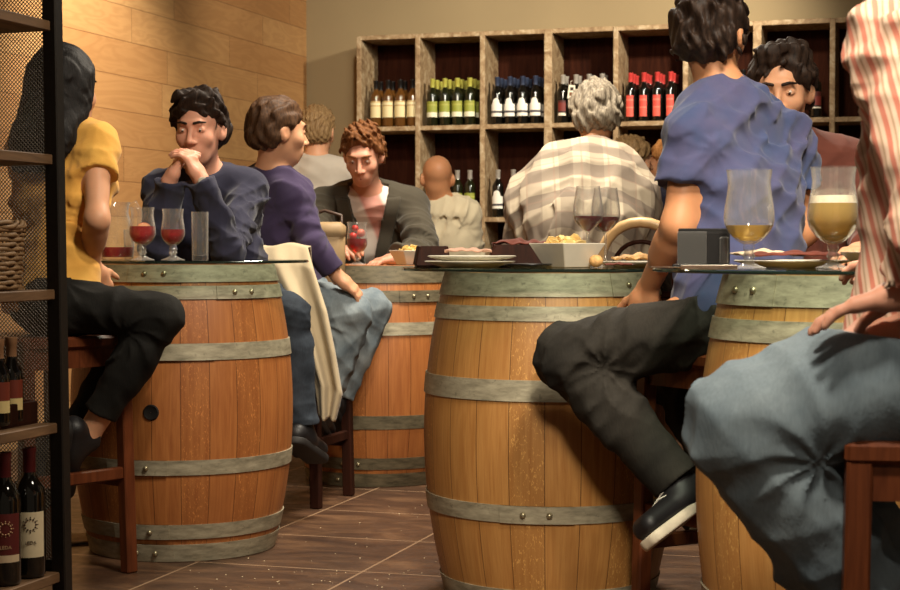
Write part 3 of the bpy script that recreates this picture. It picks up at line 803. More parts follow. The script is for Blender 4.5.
small_bottle('small dark bottle at the left edge of the rack tray', -2.5, 3.85)

# ------------------------------------------------------------------ glasses and tableware
WINE = liquid('red_wine', (.4, .02, .04, 1), srgb(104, 10, 22), .7)
SANG = liquid('sangria_drink', (.85, .08, .07, 1), srgb(186, 24, 26), .6)
BEER = liquid('beer', (1, .85, .45, 1), srgb(252, 212, 116), .66)
FOAM = plain('beer_foam', srgb(240, 228, 200), .9, scale=90)
FRUIT = plain('red_fruit', srgb(196, 36, 32), .4, scale=40, var=.3); ORNG = plain('orange_slice', srgb(232, 150, 70), .45, scale=50, var=.2)
WHITE = plain('white_ceramic', srgb(232, 226, 208), .22, bump=0, var=.03)
def shell(outer, th):                                               # closed profile of a glass wall from the outside profile (bottom to top)
    inner = []
    for i, (r, z) in enumerate(outer):
        inner.append((max(r - th, 0), z))
    return inner
def lathe_glass(label, name, px, d, zt, outer, inner, fill=None, fmat=None, foam=None, stem=None, cat='glass', group=None, n=40):
    c = P(px, 245, d); t = thing(name, label, cat, (c[0], c[1], zt), 0, group)
    MB().lathe(outer + inner[::-1], n).build('glass_body', GL, t, 50)
    def inside(z):
        for (r0, z0), (r1, z1) in zip(inner, inner[1:]):
            if z0 <= z <= z1 and z1 > z0: return r0 + (r1 - r0) * (z - z0) / (z1 - z0)
        return inner[-1][0]
    def body(z0, z1, mname, mat_):
        pr = [(0, z0)]
        for i in range(15):
            z = z0 + (z1 - z0) * i / 14; pr.append((max(inside(z) + .0004, .001), z))
        pr.append((0, z1)); MB().lathe(pr, n).build(mname, mat_, t, 40)
    if stem: MB().lathe([(0, stem[0][1])] + [(r * .97, z) for r, z in stem] + [(0, stem[-1][1])], 24).build('stem', STEMG, t, 60)
    if fill: body(fill[0], fill[1], 'drink', fmat)
    if foam: body(foam[0], foam[1], 'foam', FOAM)
    return t
def tulip(H, rb, rr, foot=.036, stem=.030, ball=.013):              # short stemmed tulip glass, with a knop
    z0 = stem + .012
    o = [(0, 0), (foot, 0), (foot, .002), (foot * .6, .006), (.009, .014), (.0085, .016), (ball, .016 + (stem - .016) * .5), (.009, stem), (.012, stem + .004)]
    bow = []
    for i in range(1, 23):
        q = (i / 22) ** 1.35; zz = z0 + (H - z0) * q
        r = rb * math.sin(min(1, q / .36) * math.pi / 2) ** .58 if q < .36 else None
        if r is None:
            s_ = (q - .36) / .64; r = rb + (rr * .93 - rb) * (1 - math.cos(min(1, s_ / .75) * math.pi)) / 2
            if s_ > .75: r += rr * .07 * (s_ - .75) / .25
        bow.append((r, zz))
    i_ = [(0, z0 + .004)] + [(max(r - .0018, .002), z + (.004 if k < 3 else 0)) for k, (r, z) in enumerate(bow)]
    return o + bow, i_
c_t = TT_L + .0005
o1, i1 = tulip(.162, .0405, .0365); lathe_glass('stemmed sangria glass, fuller and left of the two, on left table', 'sangria_glass', 142.5, 5.20, c_t, o1, i1, (.05, .104), SANG, stem=[(.008, .0165), (.0125, .023), (.0085, .029), (.011, .034)], group='sangria glasses')
o2, i2 = tulip(.157, .0365, .033); lathe_glass('stemmed sangria glass with less drink, beside the tall empty glass', 'sangria_glass', 173, 5.19, c_t, o2, i2, (.05, .094), SANG, stem=[(.008, .0165), (.0125, .023), (.0085, .029), (.011, .034)], group='sangria glasses')
ob = [(0, 0), (.024, 0), (.0245, .003), (.0262, .148)]; ib = [(0, .014), (.0215, .015), (.0245, .148)]
lathe_glass('tall straight empty tumbler in front of the navy sweater', 'tall_glass', 200, 5.20, c_t, ob, ib)
ob2 = [(0, 0), (.026, 0), (.0265, .003), (.030, .095)]; ib2 = [(0, .01), (.0245, .011), (.0285, .095)]
lathe_glass('low water tumbler behind the fuller sangria glass', 'water_glass', 133, 5.36, c_t, ob2, ib2, (.012, .045), thin_glass('water', (.92, .94, .95, 1), .05, .5))
# fruit in the drinks
def slice_(label, px, py, d, r, tilt, yaw, mat_=ORNG, nm='orange_slice'):
    t = thing(nm, label, 'fruit', tuple(P(px, py, d)), yaw)
    M = Matrix.Rotation(tilt, 3, 'X'); mm = MB().lathe([(0, -.0025), (r, -.0025), (r * 1.04, 0), (r, .0025), (0, .0025)], 20)
    MB().add([M @ Vector(p) for p in mm.v], mm.f).build('flesh', mat_, t, 40)
    mm = MB().lathe([(r * .97, -.003), (r * 1.07, -.003), (r * 1.07, .003), (r * .97, .003)], 20, closed=True)
    MB().add([M @ Vector(p) for p in mm.v], mm.f).build('rind', plain('orange_rind', srgb(226, 120, 40), .5), t, 40)
slice_('orange slice floating in the fuller sangria glass', 144, 230, 5.19, .022, 1.25, .3)
def lump(label, px, py, d, r, mat_=FRUIT):
    t = MB().ball((0, 0, 0), (r, r * .85, r * .9), 14, 10).build('red_fruit_piece', mat_, None, 180); t.location = tuple(P(px, py, d)); tag(t, label, 'fruit')
lump('red fruit piece low in the fuller sangria glass', 138, 236, 5.195, .013); lump('red fruit piece at the right side of the fuller sangria glass', 147, 235, 5.195, .012)
slice_('pale orange slice lying on the lower sangria drink', 174, 235.5, 5.185, .018, .25, .5)
# pitcher
c = P(117, 245, 5.30); pt = thing('glass_pitcher', 'clear glass pitcher with looped handle beside the woman in yellow', 'pitcher', (c[0], c[1], c_t))
po = [(0, 0), (.044, 0), (.05, .006), (.054, .05), (.046, .11), (.036, .145), (.038, .17), (.042, .18)]; pi_ = [(0, .008), (.047, .010), (.051, .05), (.043, .11), (.033, .145), (.035, .17), (.040, .18)]
MB().lathe(po + pi_[::-1], 36).build('glass_body', GL, pt, 50)
MB().tube([(.036, 0, .165), (.058, -.004, .178), (.074, -.006, .150), (.070, -.006, .10), (.052, -.003, .065)], [.006, .007, .007, .006, .005], 10).build('handle', GL, pt, 60)
MB().lathe([(0, .0085)] + [(r + .0004, z) for r, z in ((.046, .0092), (.0482, .02), (.0502, .04))] + [(0, .04)], 36).build('drink', SANG, pt, 40)
# back table
zb = .8805
o3, i3 = tulip(.172, .042, .040); lathe_glass('sangria glass with fruit on the back barrel before the blazer man', 'sangria_glass', 357, 6.80, zb, o3, i3, (.05, .105), SANG, stem=[(.008, .0165), (.0125, .023), (.0085, .029), (.011, .034)], group='sangria glasses')
lump('red fruit piece heaped in the back sangria glass', 353, 236, 6.795, .016); lump('pale red fruit piece topping the back sangria glass', 361, 233, 6.80, .018, plain('pink_fruit', srgb(226, 120, 100), .4))
lump('dark red fruit piece above the rim of the back sangria glass', 355, 228, 6.80, .014)
CHIP = plain('potato_chip', srgb(238, 208, 140), .6, scale=60, var=.15)
def square_bowl(label, px, d, z, wt, wb, h, rz, chips=None):
    c = P(px, 245, d); t = thing('square_bowl', label, 'bowl', (c[0], c[1], z), rz, 'white flared square bowls')
    th = .005; m = MB(); a, b = wt / 2, wb / 2
    q = lambda w_, zz: [(-w_, -w_, zz), (w_, -w_, zz), (w_, w_, zz), (-w_, w_, zz)]
    m.add(q(b, 0) + q(a, h) + q(a - th, h) + q(b - th, th), [(3, 2, 1, 0)] + [(i + 4 * k, (i + 1) % 4 + 4 * k, (i + 1) % 4 + 4 * k + 4, i + 4 * k + 4) for k in range(3) for i in range(4)] + [(12, 13, 14, 15)])
    o = m.build('bowl_body', WHITE, t, None); bv = o.modifiers.new('bevel', 'BEVEL'); bv.width = .003; bv.segments = 2
    if chips:
        r = random.Random(chips); m = MB()
        for k in range(34):
            s_ = .018 + r.random() * .008; x, y = r.uniform(-1, 1) * a * .56, r.uniform(-1, 1) * a * .56
            zz = h - .016 + (1 - (abs(x) + abs(y)) / a * .8) * .024 + r.uniform(-.004, .005)
            M = Matrix.Rotation(r.uniform(0, 6), 3, 'Z') @ Matrix.Rotation(r.uniform(-.9, .9), 3, 'X') @ Matrix.Rotation(r.uniform(-.9, .9), 3, 'Y')
            vs = []; fs = []
            for lay in (0, .0015):
                vs.append(Vector((0, 0, lay - .003)))
                for i in range(10):
                    an = 2 * math.pi * i / 10; vs.append(Vector((s_ * math.cos(an), s_ * .75 * math.sin(an), .006 * math.cos(2 * an) + lay)))
            for i in range(10):
                j = (i + 1) % 10; fs += [(0, 1 + j, 1 + i), (11, 12 + i, 12 + j), (1 + i, 1 + j, 12 + j, 12 + i)]
            m.add([M @ v_ + Vector((x, y, zz)) for v_ in vs], fs)
        pc = m.build('potato_chips', CHIP, None, 40); pc.location = (c[0], c[1], z); pc.rotation_euler = (0, 0, rz)
        tag(pc, 'heap of pale potato chips in the ' + chips_where[chips], 'chips', kind='stuff')
    return t
chips_where = {3: "white bowl by the blazer man's hand", 5: 'white bowl in front of the plaid shirt'}
square_bowl("white square bowl of chips on the back barrel by the blazer man's hand", 411, 6.84, zb, .135, .085, .058, .5, 3)
square_bowl('larger white square bowl of chips on the centre table', 567, 4.62, TT_C, .150, .088, .066, .62, 5)
def wine_glass(label, px, d, z):
    o = [(0, 0), (.036, 0), (.036, .0015), (.012, .005), (.0042, .014), (.0036, .05), (.0040, .088), (.007, .096), (.022, .110), (.038, .128), (.0418, .146), (.040, .17), (.0355, .20), (.0325, .222)]
    i_ = [(0, .0975), (.005, .0985), (.021, .1115), (.037, .129), (.0406, .146), (.0388, .17), (.0343, .20), (.0315, .222)]
    return lathe_glass(label, 'wine_glass', px, d, z, o, i_, (.0985, .140), WINE, stem=[(.0036, .016), (.0033, .05), (.0036, .088), (.0062, .0955)], group='red wine glasses')
wine_glass('red wine glass, left and nearer of the pair on the centre table', 588, 4.66, TT_C)
wine_glass('red wine glass, right and farther of the pair on the centre table', 605.5, 4.80, TT_C)
def plate(label, px, d, z, r, h=.014, grp='white plates on the tables'):
    c = P(px, 245, d); t = MB().lathe([(0, 0), (r * .6, 0), (r * .66, .002), (r, h), (r + .001, h + .002), (r - .003, h + .0035), (r * .66, .006), (0, .005)], 48).build('plate', WHITE, None, 50)
    t.location = (c[0], c[1], z); tag(t, label, 'plate', grp); return t
plate('lower white plate of the stack on the centre table', 470, 4.70, TT_C, .125)
plate('upper white plate of the stack on the centre table', 472, 4.70, TT_C + .0145, .122)
NAP = cloth('red_brown_napkin', srgb(116, 56, 42), .35); NAPW = cloth('cream_paper_napkin', srgb(214, 190, 160), .15)
def crumpled(name, label, px, d, z, sx_, sy_, hgt, mat_, seed, rz=0, cat='napkin'):
    r = np.random.default_rng(seed); n, k = 26, 18; c = P(px, 245, d); pts = []
    ph = r.uniform(0, 6, 6); fr = r.uniform(5, 13, 6); an = r.uniform(0, 3.14, 6)
    for j in range(k + 1):
        for i in range(n + 1):
            x, y = (i / n - .5), (j / k - .5)
            zz = sum(abs(math.sin(fr[q] * (x * math.cos(an[q]) + y * math.sin(an[q])) + ph[q])) for q in range(6)) / 6
            e = 1 - max(abs(x), abs(y)) * 1.3
            pts.append((x * sx_, y * sy_, .0035 + hgt * zz * (.35 + .65 * max(e, 0))))
    fs = [(j * (n + 1) + i, j * (n + 1) + i + 1, (j + 1) * (n + 1) + i + 1, (j + 1) * (n + 1) + i) for j in range(k) for i in range(n)]
    o = MB().add(pts, fs).build(name, mat_, None, 180); o.location = (c[0], c[1], z); o.rotation_euler = (0, 0, rz); solidify(o, .0025)
    return tag(o, label, cat)
crumpled('cloth_napkin', 'pale pinkish napkin lying on the stacked white plates', 468, 4.70, TT_C + .033, .13, .10, .024, cloth('pink_napkin', srgb(206, 160, 136)), 4)
def caddy(label, px, d, z, w_, dep, h, rz):
    c = P(px, 245, d); t = thing('napkin_caddy', label, 'caddy', (c[0], c[1], z), rz, 'dark wooden caddies')
    MB().box((0, 0, .004), (w_ * 1.1, dep * 1.1, .008), bev=.002).build('base', BLKW, t)
    for s_ in (-1, 1):
        MB().bar((s_ * w_ * .56, 0, .004), (s_ * w_ * .44, 0, h), dep, .008, up=(1, 0, 0), bev=.002).build('side', BLKW, t)
        mm = MB(); a, b = w_ * .56, w_ * .44; y0, y1 = s_ * dep * .53, s_ * dep * .43
        q = lambda yy, zz, ww: [(-ww, yy - .004, zz), (ww, yy - .004, zz), (ww, yy + .004, zz), (-ww, yy + .004, zz)]
        mm.add(q(y0, .004, a) + q(y1, h, b), [(3, 2, 1, 0), (4, 5, 6, 7)] + [(i, (i + 1) % 4, (i + 1) % 4 + 4, i + 4) for i in range(4)]).build('panel', BLKW, t)
    return t
caddy('dark wooden caddy behind the stacked plates on the centre table', 520, 4.86, TT_C, .165, .11, .062, 0)
caddy('dark wooden caddy at the left end of the centre table', 432, 4.86, TT_C, .085, .09, .058, .1)
crumpled('cloth_napkin', 'dark red-brown napkin bundled in the caddy behind the plates', 520, 4.86, TT_C + .050, .16, .09, .034, NAP, 9)
sp = thing('black_dish', 'flat black dish in front of the caddy on the centre table', 'dish', tuple(P(528, 245, 4.58)[:2]) + (TT_C,))
MB().lathe([(0, 0), (.045, 0), (.066, .008), (.064, .011), (.044, .005), (0, .004)], 32).build('dish_body', plain('black_ceramic', srgb(24, 20, 18), .25, bump=0), sp, 50)
plate('white plate with leftover food beside the wine glasses', 640, 4.78, TT_C, .105, .012)
FOOD = plain('bread_crumb_food', srgb(226, 176, 112), .7, scale=70, var=.3)
crumpled('flatbread', 'torn pale flatbread on the plate beside the wine glasses', 640, 4.78, TT_C + .008, .13, .10, .034, FOOD, 12, .4, 'bread')
crumpled('cloth_napkin', 'small dark napkin by the wine glass feet', 620, 4.62, TT_C, .075, .05, .013, NAP, 15, -.3)
lump('beige bread roll at the foot of the wine glasses', 596, 261, 4.58, .019, FOOD)
# right table
def beer(label, px, d, H, rb, rr, fill, foam=None):
    o, i = tulip(H, rb, rr, .036, .036, .0135); return lathe_glass(label, 'beer_glass', px, d, TT_R, o, i, fill, BEER, foam, stem=[(.008, .017), (.013, .026), (.0085, .035), (.011, .040)], group='stemmed beer glasses', n=48)
beer('stemmed beer glass nearly empty, the left of the two on right table', 749, 3.55, .206, .0525, .0475, (.058, .090))
beer('stemmed beer glass with foam, the fuller right one on right table', 833, 3.55, .212, .0535, .0475, (.058, .136), (.1362, .152))
c = P(703, 245, 3.66); nh = thing('napkin_holder', 'black napkin holder with clear front beside the nearly empty beer glass', 'napkin holder', (c[0], c[1], TT_R), -.2)
BLK = plain('black_plastic', srgb(18, 16, 16), .35, bump=0)
MB().box((0, 0, .004), (.125, .085, .008), bev=.002).build('base', BLK, nh)
MB().box((0, .03, .045), (.11, .006, .08), bev=.002).build('back_plate', BLK, nh)
MB().box((-.022, -.03, .043), (.062, .004, .07), bev=.001).build('clear_front', GL, nh)
for k in range(8):
    MB().box((.002 + (k % 3 - 1) * .002, -.022 + k * .0062, .042 + (k % 2) * .002), (.106, .0045, .066), bev=.0008).build('black_napkin', cloth('black_paper', srgb(26, 24, 24)) if k == 0 else bpy.data.materials['black_paper'], nh)
c = P(724, 245, 3.62); o = MB().box((0, 0, .003 + .032), (.018, .018, .064), bev=.004).build('glass_shaker', GL, None); o.location = (c[0], c[1], TT_R); tag(o, 'small clear glass shaker beside the black napkin holder', 'shaker')
plate('white plate under the dark red napkin on the right table', 792, 3.72, TT_R, .125, .013)
crumpled('cloth_napkin', 'dark red-brown napkin spread over the plate between the beers', 792, 3.74, TT_R + .016, .20, .12, .022, NAP, 21)
crumpled('paper_napkin', 'cream paper napkin beside the nearly empty beer glass', 762, 3.78, TT_R + .018, .12, .10, .022, NAPW, 23, .4)
c = P(882, 245, 3.62); o = MB().lathe([(0, 0), (.05, 0), (.085, .03), (.088, .034), (.083, .034), (.05, .005), (0, .004)], 40).build('low_bowl', WHITE, None, 50); o.location = (c[0], c[1], TT_R); tag(o, 'low white bowl at the right edge beside the foamy beer', 'bowl')
fk = thing('fork', 'steel fork lying at the front of the right table', 'fork', tuple(P(690, 245, 3.50)[:2]) + (TT_R,), 0.1)
STEEL = plain('cutlery_steel', srgb(200, 192, 176), .2, 1, bump=0)
MB().bar((-.02, 0, .003), (.10, 0, .003), .004, .010, bev=.001).build('handle', STEEL, fk)
m = MB(); m.box((-.032, 0, .003), (.028, .022, .003), bev=.001)
for k in range(4): m.box((-.063, -.0085 + k * .0057, .004), (.042, .003, .0025))
m.build('tines', STEEL, fk)
# tan leather bag hanging on the back barrel
TAN = plain('tan_leather', srgb(164, 136, 98), .6, scale=18, var=.12)
c = P(324, 245, 6.655); bg = thing('leather_bag', 'tan leather bag leaning on the back barrel beside the sangria glass', 'bag', (c[0], c[1], .80), -.1)
m = MB().box((0, 0, .125), (.165, .07, .25), bev=.02); m.build('bag_body', TAN, bg, 50)
MB().box((0, -.002, .215), (.17, .08, .07), bev=.018).build('flap', TAN, bg, 50)
MB().tube([(-.07, 0, .235), (-.068, .01, .275), (0, .02, .295), (.068, .01, .275), (.07, 0, .235)], .007, 8).build('handle_strap', plain('dark_leather', srgb(70, 48, 34), .5), bg, 60)
# cream coat over the stool back
def drape():
    Lf = [(250, 246, 6.10), (254, 262, 6.05), (279, 300, 6.0), (300, 345, 5.97), (314, 380, 5.96), (319, 418, 5.96)]
    Rt = [(308, 246, 6.10), (314, 268, 6.04), (327, 310, 5.99), (335, 350, 5.97), (342, 392, 5.96), (335, 420, 5.96)]
    NJ, NI = 60, 26; pts = []
    def samp(pl, t):
        x = t * (len(pl) - 1); i = min(int(x), len(pl) - 2); f = x - i; return P(*[pl[i][k] * (1 - f) + pl[i + 1][k] * f for k in range(3)])
    for j in range(-10, NJ + 1):
        t = max(j, 0) / NJ; a, b = samp(Lf, t), samp(Rt, t)
        for i in range(NI + 1):
            s_ = i / NI; p = a * (1 - s_) + b * s_
            f = min(1, .25 + t * 1.6)
            p[1] += f * (.022 * math.sin(s_ * 11 + 1.5 * t) + .005 * math.sin(s_ * 23 + 3 * t + 1)); p[2] += .006 * math.sin(s_ * 9 + 2)
            if j < 0: p = p + np.array([.01, -.012 * j, -abs(j + 1) * .017 + .004]) 
            pts.append(p)
    W_ = NI + 1; K = NJ + 11
    return pts, [(j * W_ + i, j * W_ + i + 1, (j + 1) * W_ + i + 1, (j + 1) * W_ + i) for j in range(K - 1) for i in range(NI)]
v_, f_ = drape()
o = MB().add(v_, f_).build('coat', cloth('cream_coat_cloth', srgb(200, 182, 150), .14), None, 180); solidify(o, .006)
tag(o, 'cream coat draped over a stool beside the dark jeans', 'coat')
# newspaper under the left stool and crumbs on the floor
c = P(84, 534, 5.25); o = crumpled('newspaper', 'white folded paper on the floor under the left stool', 84, 5.5, .002, .22, .16, .012, plain('news_paper', srgb(200, 190, 170), .8), 31, .5, 'paper')
r = random.Random(3); m = MB()
for k in range(110):
    px = r.uniform(180, 440); d = r.choice([r.uniform(4.6, 5.0), r.uniform(4.6, 6.3)]); p = P(px, 245, d); s_ = r.uniform(.0008, .0030)
    if math.hypot(p[0] - P(182, 245, 5.41)[0], p[1] - 5.41) < .30: continue
    m.ball((p[0], p[1], s_ * .6), (s_, s_ * r.uniform(.6, 1.3), s_ * .6), 6, 4)
tag(m.build('floor_crumbs', plain('crumb', srgb(220, 196, 160), .8, bump=0), None, 60), 'pale crumbs scattered on the tiled floor between the barrels', 'crumbs', kind='stuff')
# ------------------------------------------------------------------ people
def skin_mat(name, c):
    t = NT(name); o = t.obj(); n = t.noise(o, 14, 4); g = t.noise(o, 300, 2)
    t.col(t.ramp(n, [(.3, tuple(k * .88 for k in c[:3]) + (1,)), (.7, c)])); t.rough(.5); t.set(Subsurface_Weight=.12, Subsurface_Scale=.01)
    t.b.inputs['Subsurface Radius'].default_value = (1, .35, .2); t.b.inputs['Specular IOR Level'].default_value = .3; t.bump(g, .08, .001); return t.m
def hair_mat(name, c, c2):
    t = NT(name); o = t.obj(); n = t.noise(t.mapping(o, (1, 1, .25)), 160, 4, .6); b = t.noise(o, 22, 3)
    t.col(t.mix(t.math('MULTIPLY', b, .5), t.ramp(n, [(.35, c), (.7, c2)]), c)); t.rough(.6); t.b.inputs['Specular IOR Level'].default_value = .22; t.bump(n, .5, .004); return t.m
class Wedge:                                                        # open front of a jacket, or the lapel bands along it
    def __init__(s, V0, L, up, fwd, w0, slope, band=None): s.V0, s.L, s.up, s.fwd, s.w0, s.sl, s.band = A(V0), L, up, fwd, w0, slope, band; s.lo = A([-9e9] * 3); s.hi = A([9e9] * 3)
    def ev(s, p):
        q = p - s.V0.astype(np.float32); l = np.abs(q @ s.L.astype(np.float32)); v = q @ s.up.astype(np.float32); f = q @ s.fwd.astype(np.float32)
        w_ = s.w0 + np.maximum(v, 0) * s.sl
        if s.band is None: return np.maximum(np.maximum(l - w_, -v), -f)
        lw = np.minimum(s.band, np.maximum(v, 0) * .5)
        return np.maximum(np.maximum(np.maximum(w_ - l, l - w_ - lw), -v), -f)
EYEW = plain('eye_white', srgb(226, 218, 206), .2, bump=0); IRIS = plain('iris_brown', srgb(52, 32, 20), .15, bump=0); LIPM = plain('lip_skin', srgb(172, 92, 78), .45, bump=0)
SHOEB = plain('black_shoe', srgb(24, 22, 24), .5); SOLEW = plain('white_rubber_sole', srgb(226, 214, 190), .6); SOLEB = plain('dark_rubber_sole', srgb(30, 26, 24), .7)
LACE = plain('white_lace', srgb(226, 220, 206), .7)
PERSON_TIMES = []
def creases(joints, amp=.006, rad=.15):
    def f(p):
        t = np.zeros(len(p), np.float32)
        for a, j, b, k in joints:                                   # limb a-j-b bent at j: creases fan out from the inside of the bend
            d1, d2 = nrm(A(a) - A(j)), nrm(A(b) - A(j)); inn = nrm(d1 + d2 + 1e-4); io = .105 if k > .9 and rad > .16 else .05; la = nrm(np.cross(d1, d2) + 1e-5); pe = np.cross(la, inn)
            q = p - (A(j) + inn * io).astype(np.float32); x = q @ inn.astype(np.float32); y = q @ pe.astype(np.float32); z = q @ la.astype(np.float32)
            r = np.sqrt(x * x + y * y + z * z); th = np.arctan2(y, -x)
            t += k * np.exp(-(r / rad) ** 2) * np.minimum(r / .085, 1) ** 1.5 * (np.abs(np.sin(4.5 * th + 16 * z + 1.6 * np.sin(26 * r + 9 * z))) - .62)
        return amp * t
    return f
def person(label, J, look, skin, hair, top, pants, shoes=SHOEB, sole=SOLEB, g=1.0, hs=1.0, h=.0055, roll=0, hands=None, seed=1, legs=True, female=False,
           hairstyle='short', group=None, neckr=1.0, shoe_side='lr', lg=1.0, extra=()):
    import time; T0 = time.time()
    J = {k: A(v) for k, v in J.items()}
    root = thing('person', label, 'person', (J['pelvis'][0], J['pelvis'][1], 0), 0, group)
    up = nrm(J['neck'] - J['chest']); upl = nrm(J['chest'] - J['pelvis'])
    L = nrm(J['sr'] - J['sl']); LH = nrm(J['hr'] - J['hl']); LM = nrm(L + LH)
    fwd = nrm(np.cross(up, L))
    U = J['neck'] - up * .055
    # ---- head frame
    f = nrm(look); r_ = nrm(np.cross(f, [0, 0, 1])); u_ = np.cross(r_, f)
    if roll: r_, u_ = r_ * math.cos(roll) + u_ * math.sin(roll), u_ * math.cos(roll) - r_ * math.sin(roll)
    HM = np.stack([r_, f, u_], 1); H0 = J['head']
    hp = lambda x, y, z: H0 + HM @ (A([x, y, z]) * hs)
    he = lambda c, r: Ell(hp(*c), A(r) * hs, HM)
    def limb(grp, a, b, ra, rb, k=.02): grp.u(Cone(a, b, ra, rb), k)
    fg = .92 if female else 1.0
    def torso(e, gr, k=.05, to_neck=True):
        gr.u(Cone(J['pelvis'], J['chest'], (.098 * g + e), .098 * g * fg + e, LM, .055 * g, .05 * g * fg))
        gr.u(Cone(J['chest'], U, .100 * g * fg + e, .070 * g + e, L, .055 * g, .07 * g), k)
        for s_ in ('sl', 'sr'):
            gr.u(Cone(U, J[s_], .066 * g + e, .054 * g * fg + e), k)
            gr.u(Cone(J['neck'] + up * .015 * (e == 0), J['neck'] * .45 + J[s_] * .55 - up * .0, .046 + e, .046 + e), .04)
            gr.u(Cone(J['chest'] + (J[s_] - J['neck']) * .35, J[s_], .075 * g + e, .05 * g * fg + e), k)
        if female:
            for s_ in (-1, 1): gr.u(Ell(J['chest'] + up * .06 + L * s_ * .07 + fwd * .07, A([.05, .05, .05]) + e), .05)
        return gr
    def hipsg(e, gr, k=.05):
        gr.u(Cone(J['hl'], J['hr'], .098 * g + e, .098 * g + e), k)
        gr.u(Cone(J['pelvis'] - upl * .01, J['pelvis'] + upl * .10, .10 * g + e, .096 * g + e, LM, .06 * g, .055 * g), k); return gr
    # ---- body
    B = Grp(); torso(0, B); hipsg(-.012, B)
    for c_, r_e in extra: B.u(Ell(c_, r_e), .10)
    for s_ in 'lr':
        S, E, W, Hh, K, An = (J[x + s_] for x in ('s', 'e', 'w', 'h', 'k', 'a'))
        B.u(Cone(S, E, .050 * g * fg, .038 * g * fg), .03); B.u(Cone(E, W, .037 * g * fg, .026 * g), .03)
        B.u(Cone(E * .75 + W * .25, E * .55 + W * .45, .041 * g * fg, .037 * g * fg), .02)
        if legs:
            B.u(Cone(Hh, K, .074 * g * lg, .054 * g * lg), .04); B.u(Cone(K, An, .052 * g * lg, .036 * g), .02)
            T = J['t' + s_]; fd = nrm(T - An); fu = nrm(K - An); fu = nrm(fu - fd * (fu @ fd)); B.u(Cone(An, An - fu * .045 - fd * .01, .032, .030), .02); B.u(Cone(An - fu * .035, An - fu * .05 + fd * .13, .028, .018), .02)
        # hand
        hd = (hands or {}).get(s_, {})
        d = nrm(hd.get('dir', W - E)); n = A(hd.get('palm', (0, 0, -1))); n = nrm(n - d * (n @ d)); sd = np.cross(d, n) * (1 if s_ == 'r' else -1)   # sd points to the thumb side
        hk = .95 * (0.92 if female else 1.0)
        HG = Grp(); HG.u(Cone(W, W + d * .03, .024 * g, .020, sd, .004, .014))
        HG.u(Cone(W + d * .03 * hk, W + d * .085 * hk, .014, .0125, sd, .019, .026), .02)
        cu = hd.get('curl', .45)
        for q, (off, ln) in enumerate(((.030, .072), (.010, .080), (-.011, .075), (-.030, .058))):
            p = W + d * .086 * hk + sd * off * hk; dd = d + sd * off * 1.6; dd = nrm(dd); FG = Grp()
            cq = cu * (1 + .12 * q)
            for j, (fr, ra, rb_) in enumerate(((.44, .0095, .0088), (.32, .0088, .008), (.24, .008, .0068))):
                a_ = cq * (.7 + .5 * j); dd = nrm(dd * math.cos(a_) + n * math.sin(a_)); p2 = p + dd * ln * fr * hk; FG.u(Cone(p, p2, ra * hk, rb_ * hk), .004); p = p2
            HG.u(FG, .006)
        p = W + d * .028 * hk + sd * .020 * hk; dd = nrm(d * .55 + sd * .75 + n * .35); TG = Grp(); p2 = p + dd * .040 * hk; TG.u(Cone(p, p2, .0135 * hk, .011 * hk), .004)
        dd = nrm(dd * .75 + d * .6 + n * .15); p3 = p2 + dd * .030 * hk; TG.u(Cone(p2, p3, .011 * hk, .0095 * hk), .004); TG.u(Cone(p3, p3 + nrm(dd + n * .3) * .022 * hk, .0095 * hk, .0075 * hk), .004)
        HG.u(TG, .012); B.u(HG, .012)
    HD = Grp()
    HD.u(he((0, -.014, .034), (.074, .094, .084))); HD.u(he((0, .018, -.028), (.061, .076, .086)), .03)
    HD.u(he((0, .054, -.092), (.032, .028, .024)), .035)
    HD.u(Cone(hp(-.028, .083, .034), hp(.028, .083, .034), .011 * hs, .011 * hs), .02)
    for s_ in (-1, 1):
        HD.u(he((s_ * .038, .058, -.022), (.024, .024, .022)), .025)
        HD.sub(he((s_ * .032, .100, .009), (.017, .013, .010)), .012)
        HD.u(he((s_ * .031, .074, .009), (.0150, .0140, .013)), .006)
        ear = Grp(); ear.u(Ell(hp(s_ * .077, -.012, -.006), A([.011, .026, .033]) * hs, HM @ np.array([[math.cos(s_ * .35), -math.sin(s_ * .35), 0], [math.sin(s_ * .35), math.cos(s_ * .35), 0], [0, 0, 1]])))
        ear.sub(he((s_ * .091, -.004, -.003), (.008, .013, .018)), .004); HD.u(ear, .008)
    HD.u(Cone(hp(0, .090, .014), hp(0, .113, -.026), .0075 * hs, .0115 * hs), .012)
    for s_ in (-1, 1): HD.u(he((s_ * .013, .100, -.031), (.0095, .011, .0085)), .007)
    HD.u(he((0, .082, -.061), (.027, .012, .018)), .018)
    HD.u(he((0, .060, -.060), (.036, .030, .030)), .02)
    B.u(HD, .02)
    B.u(Cone(hp(0, -.022, -.045), J['neck'] + up * .0, .052 * neckr, .056 * neckr), .03)
    sdf_mesh('body', B, h, skin, root)
    # ---- face details
    for s_ in (-1, 1):
        mb = MB().ball(hp(s_ * .031, .0775, .009), .0120 * hs, 14, 10); e = mb.build('eye', EYEW, root, 180, world=True)
        mb = MB().ball(hp(s_ * .031, .0845, .0070), .0064 * hs, 10, 8); i_ = mb.build('iris', IRIS, e, 180); i_.location = (0, 0, 0)
        EG = Grp(); EG.u(he((s_ * .031, .0765, .009), (.0150, .0142, .0140))); EG.sub(Cone(hp(s_ * .022, .097, .006), hp(s_ * .040, .094, .006), .0035 * hs, .0035 * hs), .003)
        EG.sub(he((s_ * .031, .0775, .009), (.0121, .0121, .0121)))
        sdf_mesh('eyelids', EG, .0017, skin, root)
